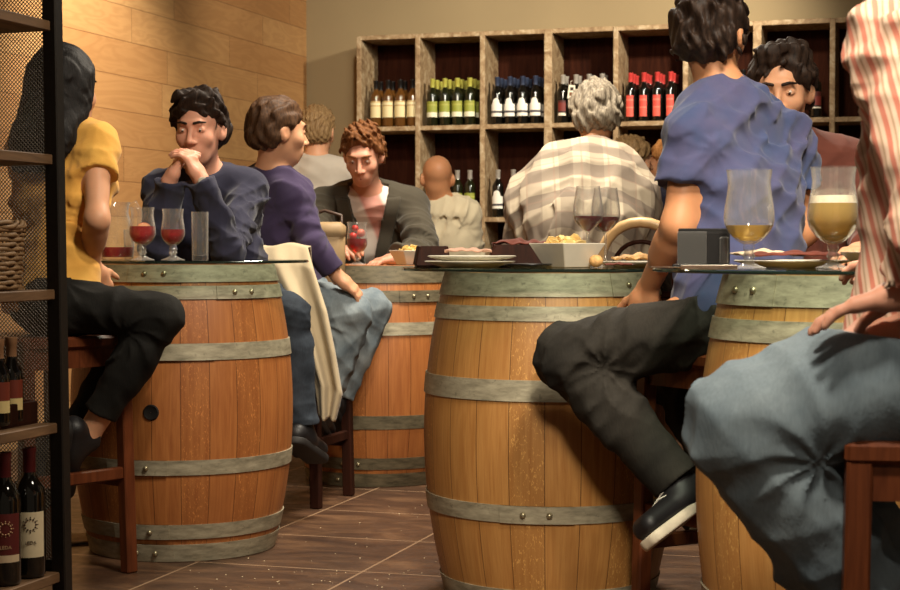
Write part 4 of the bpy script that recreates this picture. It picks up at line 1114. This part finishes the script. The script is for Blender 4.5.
    if hair is not None:
        for s_ in (-1, 1): EB = Grp(); EB.u(Cone(hp(s_ * .014, .0955, .033), hp(s_ * .032, .0935, .0375), .0046 * hs, .0045 * hs)); EB.u(Cone(hp(s_ * .032, .0935, .0375), hp(s_ * .050, .0800, .034), .0045 * hs, .003 * hs)); sdf_mesh('eyebrow', EB, .002, hair, root)
    lp = Grp()
    for zz, rr in ((-.0575, .0042), (-.066, .0050)):
        for s_ in (-1, 1): lp.u(Cone(hp(s_ * .023, .0835, -.0615), hp(0, .0945, zz), .0025 * hs, rr * hs), .003)
    sdf_mesh('lips', lp, .002, LIPM, root)
    # ---- hair
    if hair is not None:
        rs = np.random.default_rng(seed + 100)
        amp, fr = dict(short=(.006, 230), messy=(.011, 170), curly=(.010, 150), long=(.003, 300), bald=(.001, 200), wavy=(.006, 150), bun=(.003, 260))[hairstyle]
        ws = [(rs.normal(size=3) * A([1, 1, .45]), rs.uniform(0, 6)) for _ in range(5)]
        HMf = HM.astype(np.float32); H0f = H0.astype(np.float32)
        def hd_(p):
            q = (p - H0f) @ HMf; t = 0
            for v_, ph in ws: t = t + np.sin(q @ (v_ * fr * .6).astype(np.float32) + ph + 2 * np.sin(q[:, 2] * 40 + ph))
            return (amp / 3 * t).astype(np.float32)
        HG = Grp(hd_ if hairstyle != 'bald' else None); C1 = Grp()
        th = dict(short=.014, messy=.020, curly=.022, long=.016, bald=.004, wavy=.018, bun=.012)[hairstyle]
        C1.u(he((0, -.016, .036), (.074 + th, .092 + th, .084 + th * 1.05)))
        if hairstyle == 'bald': C1.cut(hp(0, -.02, .03), u_ * .9 - f * -.4)
        if hairstyle in ('short', 'messy', 'curly', 'wavy', 'bald', 'bun'):
            C1.u(he((0, -.045, -.02), (.068 + th * .7, .060 + th, .060)), .03)
            C1.cut(hp(0, .064, .060), f * .78 - u_ * .62, .022); C1.cut(hp(0, -.05, -.075), -u_ - f * -.15, .02)
            ec = Grp(); 
            for s_ in (-1, 1): C1.sub(he((s_ * .085, .005, -.022), (.022, .030, .042)), .006)
        else:
            C1.u(Cone(hp(0, -.045, .0), hp(0, -.075, -.16), .078, .075, r_, .015, .03), .03)
            C1.u(Cone(hp(0, -.075, -.15), hp(0, -.095, -.30), .070, .045, r_, .04, .055), .03)
            for s_ in (-1, 1): C1.u(Cone(hp(s_ * .066, -.02, .03), hp(s_ * .082, -.045, -.19), .040, .042), .03)
            C1.cut(hp(0, .058, .060), f * .85 - u_ * .52, .01)
            C1.sub(he((0, .085, -.05), (.062, .07, .12)), .01)
        if hairstyle == 'messy':
            C1.u(he((.02, .03, .118), (.045, .05, .022)), .02); C1.u(he((-.03, .0, .120), (.04, .05, .020)), .02)
        HG.u(C1)
        sdf_mesh('hair', HG, min(h, .0045), hair, root)
    # ---- top
    e = top.get('e', .012); amp = top.get('amp', .006); D = folds(seed, amp, top.get('freq', (45, 100)), cap=e * .55)
    CJ = creases([(J['s' + q], J['e' + q], J['w' + q], 1) for q in 'lr'] + [(J['e' + q], J['s' + q], J['pelvis'], .4) for q in 'lr'], .009)
    ST = Grp(lambda p: np.clip(D(p) + CJ(p), -.010, e * .6)); T1 = torso(e, Grp()); T1.u(Cone(J['pelvis'] - upl * .0, J['pelvis'] + upl * .12, .102 * g + e + top.get('flare', .014), .098 * g + e, LM, .06 * g, .055 * g), .04)
    T1.cut(J['pelvis'] + upl * top.get('hem', .0), -upl)
    nk = hp(0, -.022, -.045) - J['neck']; nd = nrm(nk); nr = top.get('neckr', .062)
    def neck_hole(gr, k=0.0):
        gr.sub(Cone(J['neck'] + nd * (.062 - k), J['neck'] + nd * .25, nr, nr + .02), .01)
        if top.get('scoop', 0): gr.sub(Ell(J['neck'] + fwd * (.055 + top['scoop'] * .5) - up * .0, (.07, .07, .05 + top['scoop'])), .01)
    for c_, r_e in extra: T1.u(Ell(c_, A(r_e) + e), .10)
    neck_hole(T1)
    if 'vee' in top:
        vw, vz = top['vee']; V0 = J['neck'] - up * vz + fwd * .01; T1.sub(Wedge(V0, L, up, fwd, .004, vw / vz), .004)
    ST.u(T1)
    sl = top.get('sleeve', 1.0)
    for s_ in 'lr':
        S, E, W = J['s' + s_], J['e' + s_], J['w' + s_]; SG = Grp()
        if sl <= .6:
            end = S + (E - S) * sl * 1.0 if sl < .6 else E
            SG.u(Cone(S, end + nrm(E - S) * .04, .056 * g * fg + e, .050 * g * fg + e + .008)); SG.cut(end, nrm(E - S))
        else:
            end = E + (W - E) * min(1, (sl - .5) * 2)
            SG.u(Cone(S, E, .054 * g * fg + e, .044 * g * fg + e)); SG.u(Cone(E, end + nrm(W - E) * .04, .044 * g * fg + e, .031 * g + e + .003), .02); SG.cut(end, nrm(W - E))
        ST.u(SG, .025)
    sdf_mesh(top.get('name', 'shirt'), ST, h, top['mat'], root)
    if 'under' in top:
        un = top['under']; UG = torso(.008, Grp(folds(seed + 9, .003))); UG.cut(J['pelvis'] + upl * .05, -upl); neck_hole(UG)
        sdf_mesh('undershirt', UG, h, un, root)
    if 'collar' in top:
        CG = Grp(); ringc = J['neck'] + up * .012
        CG.u(Cone(ringc - up * .025, ringc + up * .02, .074, .066)); CG.sub(Cone(ringc - up * .06, ringc + up * .06, .064, .058)); CG.cut(ringc + up * .028, up * .9 + fwd * .4)
        sdf_mesh('collar', CG, .004, top['collar'], root)
    if 'lapel' in top:
        vw, vz = top['vee']; LG = torso(e + .013, Grp()); neck_hole(LG); LG.inter(Wedge(J['neck'] - up * vz + fwd * .01, L, up, fwd, .004, vw / vz, .06), .004); LG.cut(J['neck'] + up * .02, up)
        sdf_mesh('lapels', LG, .005, top['mat'], root)
    # ---- trousers and shoes
    pf = folds(seed + 5, pants.get('amp', .006), (50, 110), cap=.02); pc = creases([(J['h' + q], J['k' + q], J['a' + q], 1.0) for q in 'lr'] + [(J['chest'], J['h' + q], J['k' + q], .8) for q in 'lr'], .010, .18); pe_ = pants.get('e', .011)
    PG = Grp(lambda p: np.clip(pf(p) + pc(p), -.011, pe_ * .6)); pe = pants.get('e', .011); Q = hipsg(pe, Grp()); PG.u(Q)
    if legs:
        for s_ in 'lr':
            Hh, K, An = J['h' + s_], J['k' + s_], J['a' + s_]; SG = Grp()
            SG.u(Cone(Hh, K, .084 * g * lg + pe, .060 * g * lg + pe)); SG.u(Cone(K, An + nrm(An - K) * .04, .058 * g * lg + pe, .046 * g * lg + pe + pants.get('cuff', .0)), .04); SG.u(Cone(K * .7 + An * .3, K * .5 + An * .5, .058 * g * lg + pe, .054 * g * lg + pe), .03)
            end = K + (An - K) * pants.get('len', 1.0); SG.cut(end, nrm(An - K)); PG.u(SG, .02)
    OG = Grp(); OG.u(PG); OG.cut(J['pelvis'] + upl * pants.get('waist', .05), upl); sdf_mesh('trousers', OG, h, pants['mat'], root)
    if legs:
        for s_ in shoe_side:
            K, An, T = J['k' + s_], J['a' + s_], J['t' + s_]; fd = nrm(T - An); sh_ = nrm(K - An); fu = nrm(sh_ - fd * (sh_ @ fd)); la = np.cross(fd, fu)
            heel = An - fu * .045 - fd * .035; toe = heel + fd * .225
            SG = Grp(); SG.u(Cone(heel, toe - fd * .03, .038, .028, la, .003, .014)); SG.u(Cone(An + fu * .012, heel + fd * .06, .040, .042), .03); SG.cut(heel - fu * .028, -fu); SG.cut(An + fu * .03, fu)
            so = sdf_mesh('shoe', SG, .005, shoes, root)
            s2 = Grp(); s2.u(Cone(heel - fd * .005, toe - fd * .03, .012, .011, la, .032, .034)); q = Grp(); b0 = heel - fu * .032
            s3 = Grp(); s3.u(Cone(b0, b0 + fd * .10, .040, .036, la, .0, .008)); s3.u(Cone(b0 + fd * .10, b0 + fd * .195, .036, .034, la, .008, .012)); s3.cut(b0 + fu * .012, fu); s3.cut(b0 - fu * .014, -fu)
            o = sdf_mesh('sole', s3, .004, sole, root)
            if sole is SOLEW:
                mb = MB()
                for q in range(4):
                    p = heel + fd * (.085 + .022 * q) + fu * (.036 - .006 * q); a_, b_ = p - la * .022, p + la * .022
                    mb.tube([a_, (a_ + b_) / 2 + fu * .006 + fd * .01, b_ + fd * .015], .0028, 6)
                mb.build('laces', LACE, root, 60, world=True)
    PERSON_TIMES.append((label[:24], round(time.time() - T0, 1)))
    return root

SK1 = skin_mat('skin_warm', srgb(214, 158, 122)); SK2 = skin_mat('skin_tan', srgb(196, 138, 98)); SK3 = skin_mat('skin_pink', srgb(220, 160, 134)); SK4 = skin_mat('skin_pale', srgb(226, 180, 148))
H_BLACK = hair_mat('hair_black', srgb(12, 8, 7), srgb(28, 19, 15)); H_BROWN = hair_mat('hair_brown', srgb(58, 38, 24), srgb(106, 74, 48)); H_GREY = hair_mat('hair_grey', srgb(92, 82, 70), srgb(170, 158, 138))
H_AUB = hair_mat('hair_auburn', srgb(92, 56, 30), srgb(150, 98, 58)); H_DARK = hair_mat('hair_dark', srgb(28, 19, 15), srgb(62, 44, 32)); H_SAND = hair_mat('hair_sandy', srgb(120, 92, 60), srgb(176, 144, 100)); H_BLOND = hair_mat('hair_light_brown', srgb(130, 84, 44), srgb(196, 140, 84))
BLACKJ = denim('black_jeans', srgb(18, 17, 16), srgb(42, 40, 36)); BLACKT = denim('black_twill', srgb(26, 24, 21), srgb(54, 50, 44)); LIGHTJ = denim('light_blue_jeans', srgb(98, 112, 122), srgb(172, 180, 182)); DARKJ = denim('dark_blue_jeans', srgb(26, 30, 38), srgb(74, 84, 96)); GREYJ = denim('grey_blue_jeans', srgb(100, 116, 128), srgb(148, 162, 170)); DKTR = cloth('dark_trousers', srgb(40, 36, 34))
YEL = cloth('yellow_cotton', srgb(240, 186, 92), .14, tone=srgb(226, 160, 70)); NAVY = cloth('navy_knit', srgb(52, 52, 72), .3); PURP = cloth('purple_knit', srgb(70, 58, 90), .25); BLAZ = cloth('charcoal_tweed', srgb(82, 76, 64), .25); BLUE = cloth('blue_tshirt', srgb(58, 70, 104), .16, tone=srgb(78, 74, 104)); CREAM = cloth('cream_cotton', srgb(224, 210, 178), .1); GREYW = cloth('grey_white_cotton', srgb(200, 190, 176), .12); MAROON = cloth('maroon_knit', srgb(112, 62, 50), .25)
def pinkshirt():
    t = NT('white_pink_shirt'); x, y, z = t.sep(t.obj())
    d = t.math('ADD', t.math('MULTIPLY', x, 1.0), t.math('MULTIPLY', z, .42)); f = t.math('MULTIPLY_ADD', d, 9.0, -4.1 + .55)
    t.col(t.ramp(t.math('PINGPONG', f, 1.0), [(.0, srgb(236, 226, 214)), (.52, srgb(232, 216, 204)), (.66, srgb(216, 150, 136)), (1, srgb(222, 164, 150))])); t.rough(.85); return t.m
def plaid():
    t = NT('plaid_cotton'); x, y, z = t.sep(t.obj()); o = t.obj()
    def band(v, per, w_, off=0):
        q = t.math('FRACT', t.math('ADD', t.math('DIVIDE', v, per), off)); q = t.math('ABSOLUTE', t.math('SUBTRACT', q, .5)); return t.math('LESS_THAN', q, w_ / 2)
    zb_ = t.math('ADD', z, t.math('MULTIPLY', y, .8))
    c = srgb(178, 164, 142)
    c = t.mix(t.math('MULTIPLY', band(x, .12, .45), .35), c, srgb(100, 84, 74)); c = t.mix(t.math('MULTIPLY', band(zb_, .14, .48), .62), c, srgb(98, 84, 76))
    c = t.mix(t.math('MULTIPLY', band(x, .105, .07, .5), .5), c, srgb(140, 116, 100)); c = t.mix(t.math('MULTIPLY', band(zb_, .105, .07, .5), .5), c, srgb(140, 116, 100))
    t.col(c); t.rough(.9); t.bump(t.noise(o, 500, 2), .2, .002); return t.m
def stripes():
    t = NT('red_striped_cotton'); x, y, z = t.sep(t.obj()); o = t.obj()
    v = t.math('ADD', t.math('ADD', t.math('MULTIPLY', x, -.85), t.math('MULTIPLY', y, .45)), t.math('MULTIPLY', z, -.30))
    q = t.math('FRACT', t.math('DIVIDE', v, .024)); c = t.ramp(q, [(0, srgb(212, 124, 104)), (.30, srgb(216, 132, 110)), (.38, srgb(238, 212, 186)), (.60, srgb(238, 214, 190)), (.66, srgb(190, 160, 130)), (.74, srgb(190, 160, 130)), (.80, srgb(236, 204, 178))])
    c = t.mix(t.math('MULTIPLY', t.noise(o, 4, 3), .35), c, srgb(214, 150, 124)); t.col(c); t.rough(.9); return t.m
PLAID, STRIPE, PINKS = plaid(), stripes(), pinkshirt()

ONLY = None
def want(n): return ONLY is None or n in ONLY
# woman in yellow at the left table
if want('yellow'):
    person('dark long-haired woman in a yellow t-shirt and black jeans on the left bar stool', dict(
        pelvis=P(50, 296, 4.93), chest=P(60, 200, 4.97), neck=P(66, 133, 5.0), head=P(65, 90, 5.01), sl=P(30, 146, 5.05), sr=P(97, 145, 4.93), el=P(28, 225, 5.0), er=P(97, 220, 4.80),
        wl=P(70, 285, 5.12), wr=P(91, 266, 4.93), hl=P(50, 300, 5.0), hr=P(56, 304, 4.84), kl=P(140, 334, 4.99), kr=P(162, 316, 4.84), al=P(62, 448, 5.02), ar=P(86, 438, 4.86), tl=P(56, 474, 5.0), tr=P(80, 472, 4.90)),
        look=(.42, .90, -.05), skin=SK1, hair=H_BLACK, top=dict(mat=YEL, sleeve=.42, e=.010, hem=-.06, amp=.005), pants=dict(mat=BLACKJ, len=.80, e=.004, amp=.003), g=.92, female=True, hairstyle='long', seed=3,
        hands={'r': dict(dir=(.3, .3, -.8), palm=(-.4, .8, .1)), 'l': dict(dir=(.8, -.2, -.2))})
# man in navy with clasped hands
if want('navy'):
    person('man in a navy sweater with hands clasped before his mouth at the left table', dict(
        pelvis=P(226, 288, 6.12), chest=P(208, 232, 6.04), neck=P(204, 176, 5.98), head=P(199, 130, 5.86), sl=P(247, 190, 5.98), sr=P(163, 192, 6.0), el=P(228, 250, 5.70), er=P(158, 248, 5.72),
        wl=P(201, 180, 5.64), wr=P(169, 182, 5.66), hl=P(244, 294, 6.12), hr=P(208, 294, 6.14), kl=P(288, 316, 5.84), kr=P(285, 318, 6.0), al=P(301, 424, 5.87), ar=P(296, 420, 6.02), tl=P(316, 436, 6.0), tr=P(306, 434, 6.2)),
        look=(-.16, -.97, -.18), h=.0043, skin=SK3, hair=H_DARK, top=dict(mat=NAVY, e=.014, hem=-.02, amp=.008, name='sweater'), pants=dict(mat=DARKJ, e=.012), seed=11, hairstyle='messy',
        hands={'l': dict(dir=(-.45, .0, .88), palm=(-.8, .3, -.4), curl=.60), 'r': dict(dir=(.42, .0, .88), palm=(.8, .3, -.3), curl=.60)})
    w_ = P(201, 180, 5.64); e_ = P(228, 250, 5.70); dd = nrm(w_ - e_)
    t = thing('wristwatch', "silver wristwatch on the navy-sweatered man's wrist", 'watch', tuple(w_ - dd * .012)); M = Vector(dd).to_track_quat('Z', 'Y').to_matrix()
    mm = MB().lathe([(.0315, -.008), (.0345, -.006), (.0345, .006), (.0315, .008)], 28, closed=True); MB().add([M @ Vector(p) for p in mm.v], mm.f).build('strap', plain('watch_steel', srgb(200, 190, 170), .3, .9, bump=0), t)
    mm = MB().lathe([(0, 0), (.016, 0), (.017, .004), (.015, .007), (0, .007)], 20); M2 = Vector((.2, -1, .1)).to_track_quat('Z', 'Y').to_matrix(); MB().add([M2 @ Vector(p) + Vector((.2, -1, .1)).normalized() * .033 for p in mm.v], mm.f).build('watch_case', plain('watch_face', srgb(220, 214, 196), .2, .5, bump=0), t)
# woman in purple
if want('purple'):
    person('short-haired woman in a purple sweater and light blue jeans seen from behind', dict(
        pelvis=P(284, 292, 6.40), chest=P(276, 232, 6.36), neck=P(272, 176, 6.32), head=P(279, 133, 6.30), sl=P(246, 192, 6.42), sr=P(294, 196, 6.24), el=P(240, 250, 6.55), er=P(312, 244, 6.19),
        wl=P(300, 290, 6.60), wr=P(338, 277, 6.22), hl=P(274, 296, 6.46), hr=P(298, 298, 6.32), kl=P(372, 309, 6.52), kr=P(352, 314, 6.26), al=P(340, 396, 6.5), ar=P(324, 404, 6.30), tl=P(346, 408, 6.62), tr=P(330, 418, 6.45)),
        look=(.86, .50, -.08), skin=SK1, hair=H_BROWN, top=dict(mat=PURP, e=.012, scoop=.01, sleeve=.90, hem=-.02, amp=.006, name='sweater'), pants=dict(mat=LIGHTJ, e=.012), seed=21, female=True, hairstyle='wavy', g=.97,
        hands={'r': dict(dir=(.7, .1, -.55), palm=(-.3, .3, -.8), curl=.3), 'l': dict(dir=(.9, .2, -.2))})
# man in blazer
if want('blazer'):
    person('auburn-haired man in a charcoal blazer over a white and pink shirt', dict(
        pelvis=P(370, 288, 7.72), chest=P(370, 240, 7.58), neck=P(368, 193, 7.45), head=P(363, 156, 7.30), sl=P(410, 206, 7.47), sr=P(325, 206, 7.47), el=P(424, 252, 7.28), er=P(308, 250, 7.28),
        wl=P(397, 258, 7.08), wr=P(335, 252, 7.02), hl=P(388, 292, 7.72), hr=P(352, 292, 7.72), kl=P(400, 316, 7.46), kr=P(345, 316, 7.46), al=P(398, 420, 7.5), ar=P(348, 420, 7.5), tl=P(400, 436, 7.36), tr=P(346, 436, 7.36)),
        look=(-.10, -.86, -.42), h=.0043, skin=SK3, hair=H_AUB, top=dict(mat=BLAZ, e=.022, hem=-.04, amp=.009, vee=(.075, .34), under=PINKS, lapel=True, name='blazer'), pants=dict(mat=DKTR), seed=31, hairstyle='messy',
        hands={'l': dict(dir=(-.75, -.45, -.12), palm=(0, .0, -1), curl=.35), 'r': dict(dir=(.5, -.6, .1), palm=(.4, 0, -1))})
# bald man
if want('bald'):
    person('bald man in a cream shirt seen from behind, beyond the blazer man', dict(
        pelvis=P(450, 284, 8.75), chest=P(448, 240, 8.72), neck=P(441, 203, 8.70), head=P(437, 179, 8.68), sl=P(417, 212, 8.76), sr=P(466, 214, 8.64), el=P(408, 250, 8.9), er=P(470, 252, 8.70),
        wl=P(420, 262, 9.1), wr=P(455, 264, 8.95), hl=P(438, 288, 8.75), hr=P(456, 288, 8.75), kl=P(430, 300, 9.1), kr=P(462, 300, 9.1), al=P(432, 390, 9.05), ar=P(460, 390, 9.05), tl=P(431, 402, 9.2), tr=P(462, 402, 9.2)),
        look=(-.12, .99, -.05), skin=SK2, hair=None, top=dict(mat=CREAM, e=.016, hem=-.03, amp=.008, collar=CREAM), pants=dict(mat=DKTR), seed=41, h=.007)
# man in plaid
if want('plaid'):
    person('broad grey-haired man in a plaid shirt hunched over, back to the camera', dict(
        pelvis=P(580, 290, 6.62), chest=P(582, 224, 6.60), neck=P(590, 164, 6.78), head=P(596, 118, 6.88), sl=P(534, 202, 6.72), sr=P(632, 202, 6.72), el=P(521, 258, 6.78), er=P(642, 256, 6.78),
        wl=P(550, 266, 7.02), wr=P(620, 266, 7.02), hl=P(562, 294, 6.62), hr=P(600, 294, 6.62), kl=P(550, 305, 7.05), kr=P(612, 305, 7.05), al=P(552, 410, 7.0), ar=P(610, 410, 7.0), tl=P(550, 424, 7.15), tr=P(612, 424, 7.15)),
        look=(.05, .95, -.25), skin=SK2, hair=H_GREY, top=dict(mat=PLAID, e=.026, hem=-.05, amp=.011, freq=(35, 80), collar=PLAID), pants=dict(mat=DKTR), seed=51, hairstyle='curly', g=1.20, hs=1.08, extra=[(P(583, 208, 6.70), (.25, .15, .23))])
# man in blue
if want('blue'):
    person('dark-haired man in a blue t-shirt and black jeans on a wooden high chair', dict(
        pelvis=P(742, 304, 4.18), chest=P(738, 200, 4.24), neck=P(722, 96, 4.30), head=P(712, 36, 4.32), sl=P(694, 136, 4.16), sr=P(784, 140, 4.40), el=P(678, 226, 4.12), er=P(808, 225, 4.42),
        wl=P(648, 288, 4.31), wr=P(770, 262, 4.40), hl=P(716, 322, 4.13), hr=P(772, 322, 4.24), kl=P(568, 356, 4.21), kr=P(674, 352, 4.42), al=P(676, 482, 4.12), ar=P(716, 470, 4.36), tl=P(644, 505, 4.04), tr=P(690, 500, 4.44)),
        look=(.48, .87, .02), skin=SK2, hair=H_DARK, top=dict(mat=BLUE, e=.013, sleeve=.56, hem=-.05, amp=.007), pants=dict(mat=BLACKT, e=.010, amp=.005, waist=-.005), shoes=SHOEB, sole=SOLEW, seed=61, hairstyle='messy', g=1.0, h=.005, lg=1.14,
        hands={'l': dict(dir=(-.25, .05, -.9), palm=(.3, .8, 0)), 'r': dict(dir=(-.8, .4, 0), palm=(0, 0, -1))})
# person in stripes
if want('stripes'):
    person('person in a red and cream striped shirt and grey-blue jeans at the right edge', dict(
        pelvis=P(935, 372, 2.66), chest=P(955, 210, 2.66), neck=P(935, 10, 2.64), head=P(905, -90, 2.62), sl=P(905, 45, 2.48), sr=P(985, 50, 2.82), el=P(940, 230, 2.36), er=P(930, 230, 2.95),
        wl=P(912, 292, 2.44), wr=P(915, 262, 3.22), hl=P(915, 366, 2.56), hr=P(940, 370, 2.78), kl=P(748, 425, 2.60), kr=P(800, 420, 2.85), al=P(888, 640, 2.66), ar=P(900, 640, 2.9), tl=P(800, 680, 2.62), tr=P(850, 690, 2.85)),
        look=(-.8, .5, -.25), skin=SK3, hair=H_BROWN, top=dict(mat=STRIPE, e=.016, hem=-.02, amp=.008, sleeve=.85, collar=STRIPE), pants=dict(mat=GREYJ, e=.016, amp=.008, cuff=.01), seed=71, hairstyle='short', h=.005, g=1.02, lg=1.2,
        hands={'l': dict(dir=(-.88, .2, -.22), palm=(-.25, 0, -1), curl=.18), 'r': dict(dir=(-.7, .6, 0), palm=(0, 0, -1), curl=.35)})
# person in maroon beyond the right table
if want('maroon'):
    c = P(802, 290, 4.98); stool('dark wooden stool under the person in maroon behind the right table', c[0], c[1], .1, .70, BLKW)
    person('brown-haired person in a maroon sweater facing us behind the right table', dict(
        pelvis=P(802, 292, 4.98), chest=P(798, 218, 4.96), neck=P(790, 146, 4.92), head=P(782, 92, 4.86), sl=P(848, 164, 4.92), sr=P(735, 162, 4.95), el=P(872, 236, 4.72), er=P(738, 236, 4.85),
        wl=P(868, 250, 4.36), wr=P(760, 280, 4.7), hl=P(826, 296, 4.98), hr=P(780, 296, 4.98), kl=P(842, 316, 4.55), kr=P(775, 316, 4.62), al=P(840, 450, 4.6), ar=P(780, 450, 4.65), tl=P(842, 480, 4.45), tr=P(778, 480, 4.5)),
        look=(-.30, -.93, -.22), h=.0043, skin=SK1, hair=H_DARK, top=dict(mat=MAROON, e=.014, hem=-.02, name='sweater'), pants=dict(mat=DKTR), seed=84, hairstyle='messy',
        hands={'l': dict(dir=(-.6, -.75, -.05), palm=(0, 0, -1), curl=.4), 'r': dict(dir=(.3, -.6, -.2))})
# far people
def far(label, px, py, d, look, hair, style, mat_, skin, seed, ld=None, stool_label=None, top_hem=-.02):
    s = FPX / d; f = nrm(A([look[0], look[1], 0])); r_ = np.cross(f, [0, 0, 1]); hd = P(px, py, d)
    nk = hd + A([0, 0, -.165]) - f * .03; ch = nk + A([0, 0, -.24]) - f * .03; pv = A([ch[0], ch[1], .79]) - f * .04
    J = dict(pelvis=pv, chest=ch, neck=nk, head=hd)
    for k, sg in (('l', -1), ('r', 1)):
        J['s' + k] = nk + r_ * sg * .17 + A([0, 0, -.05]); J['e' + k] = J['s' + k] + A([0, 0, -.25]) + f * .10 + r_ * sg * .04; J['w' + k] = J['e' + k] + f * .22 + A([0, 0, .02])
        q = f if ld is None else nrm(A([ld[0], ld[1], 0])); qr = np.cross(q, [0, 0, 1]); J['h' + k] = pv + qr * sg * .09 + A([0, 0, -.01]); J['k' + k] = J['h' + k] + q * .42 + A([0, 0, -.07]); J['a' + k] = J['k' + k] - q * .04 + A([0, 0, -.42]); J['t' + k] = J['a' + k] + q * .16 + A([0, 0, -.04])
    stool(stool_label, pv[0], pv[1], math.atan2(f[1], f[0]) - math.pi / 2, .70, BLKW)
    return person(label, J, look, skin, hair, dict(mat=mat_, e=.014, hem=top_hem), dict(mat=DKTR), seed=seed, hairstyle=style, h=.0075)
if want('far'):
    far('person with curly light brown hair in profile, far back by the shelf', 633, 162, 9.1, (.92, .35, -.05), H_SAND, 'curly', DKTR, SK1, 91, ld=(-.3, -.95), stool_label='dark wooden stool under the curly-haired person far back')
    far('person with reddish light brown hair beside the blue shirt, far back', 666, 163, 9.7, (-.75, .6, -.05), H_BLOND, 'wavy', NAVY, SK1, 95, ld=(.95, .1), stool_label='dark wooden stool under the reddish-haired person far back')
    far('sandy-haired person in a grey-white shirt beyond the purple sweater', 318, 132, 8.5, (.25, .96, -.1), H_SAND, 'short', GREYW, SK1, 99, stool_label='dark wooden stool under the person in the grey-white shirt')
print('PERSON TIMES', PERSON_TIMES)
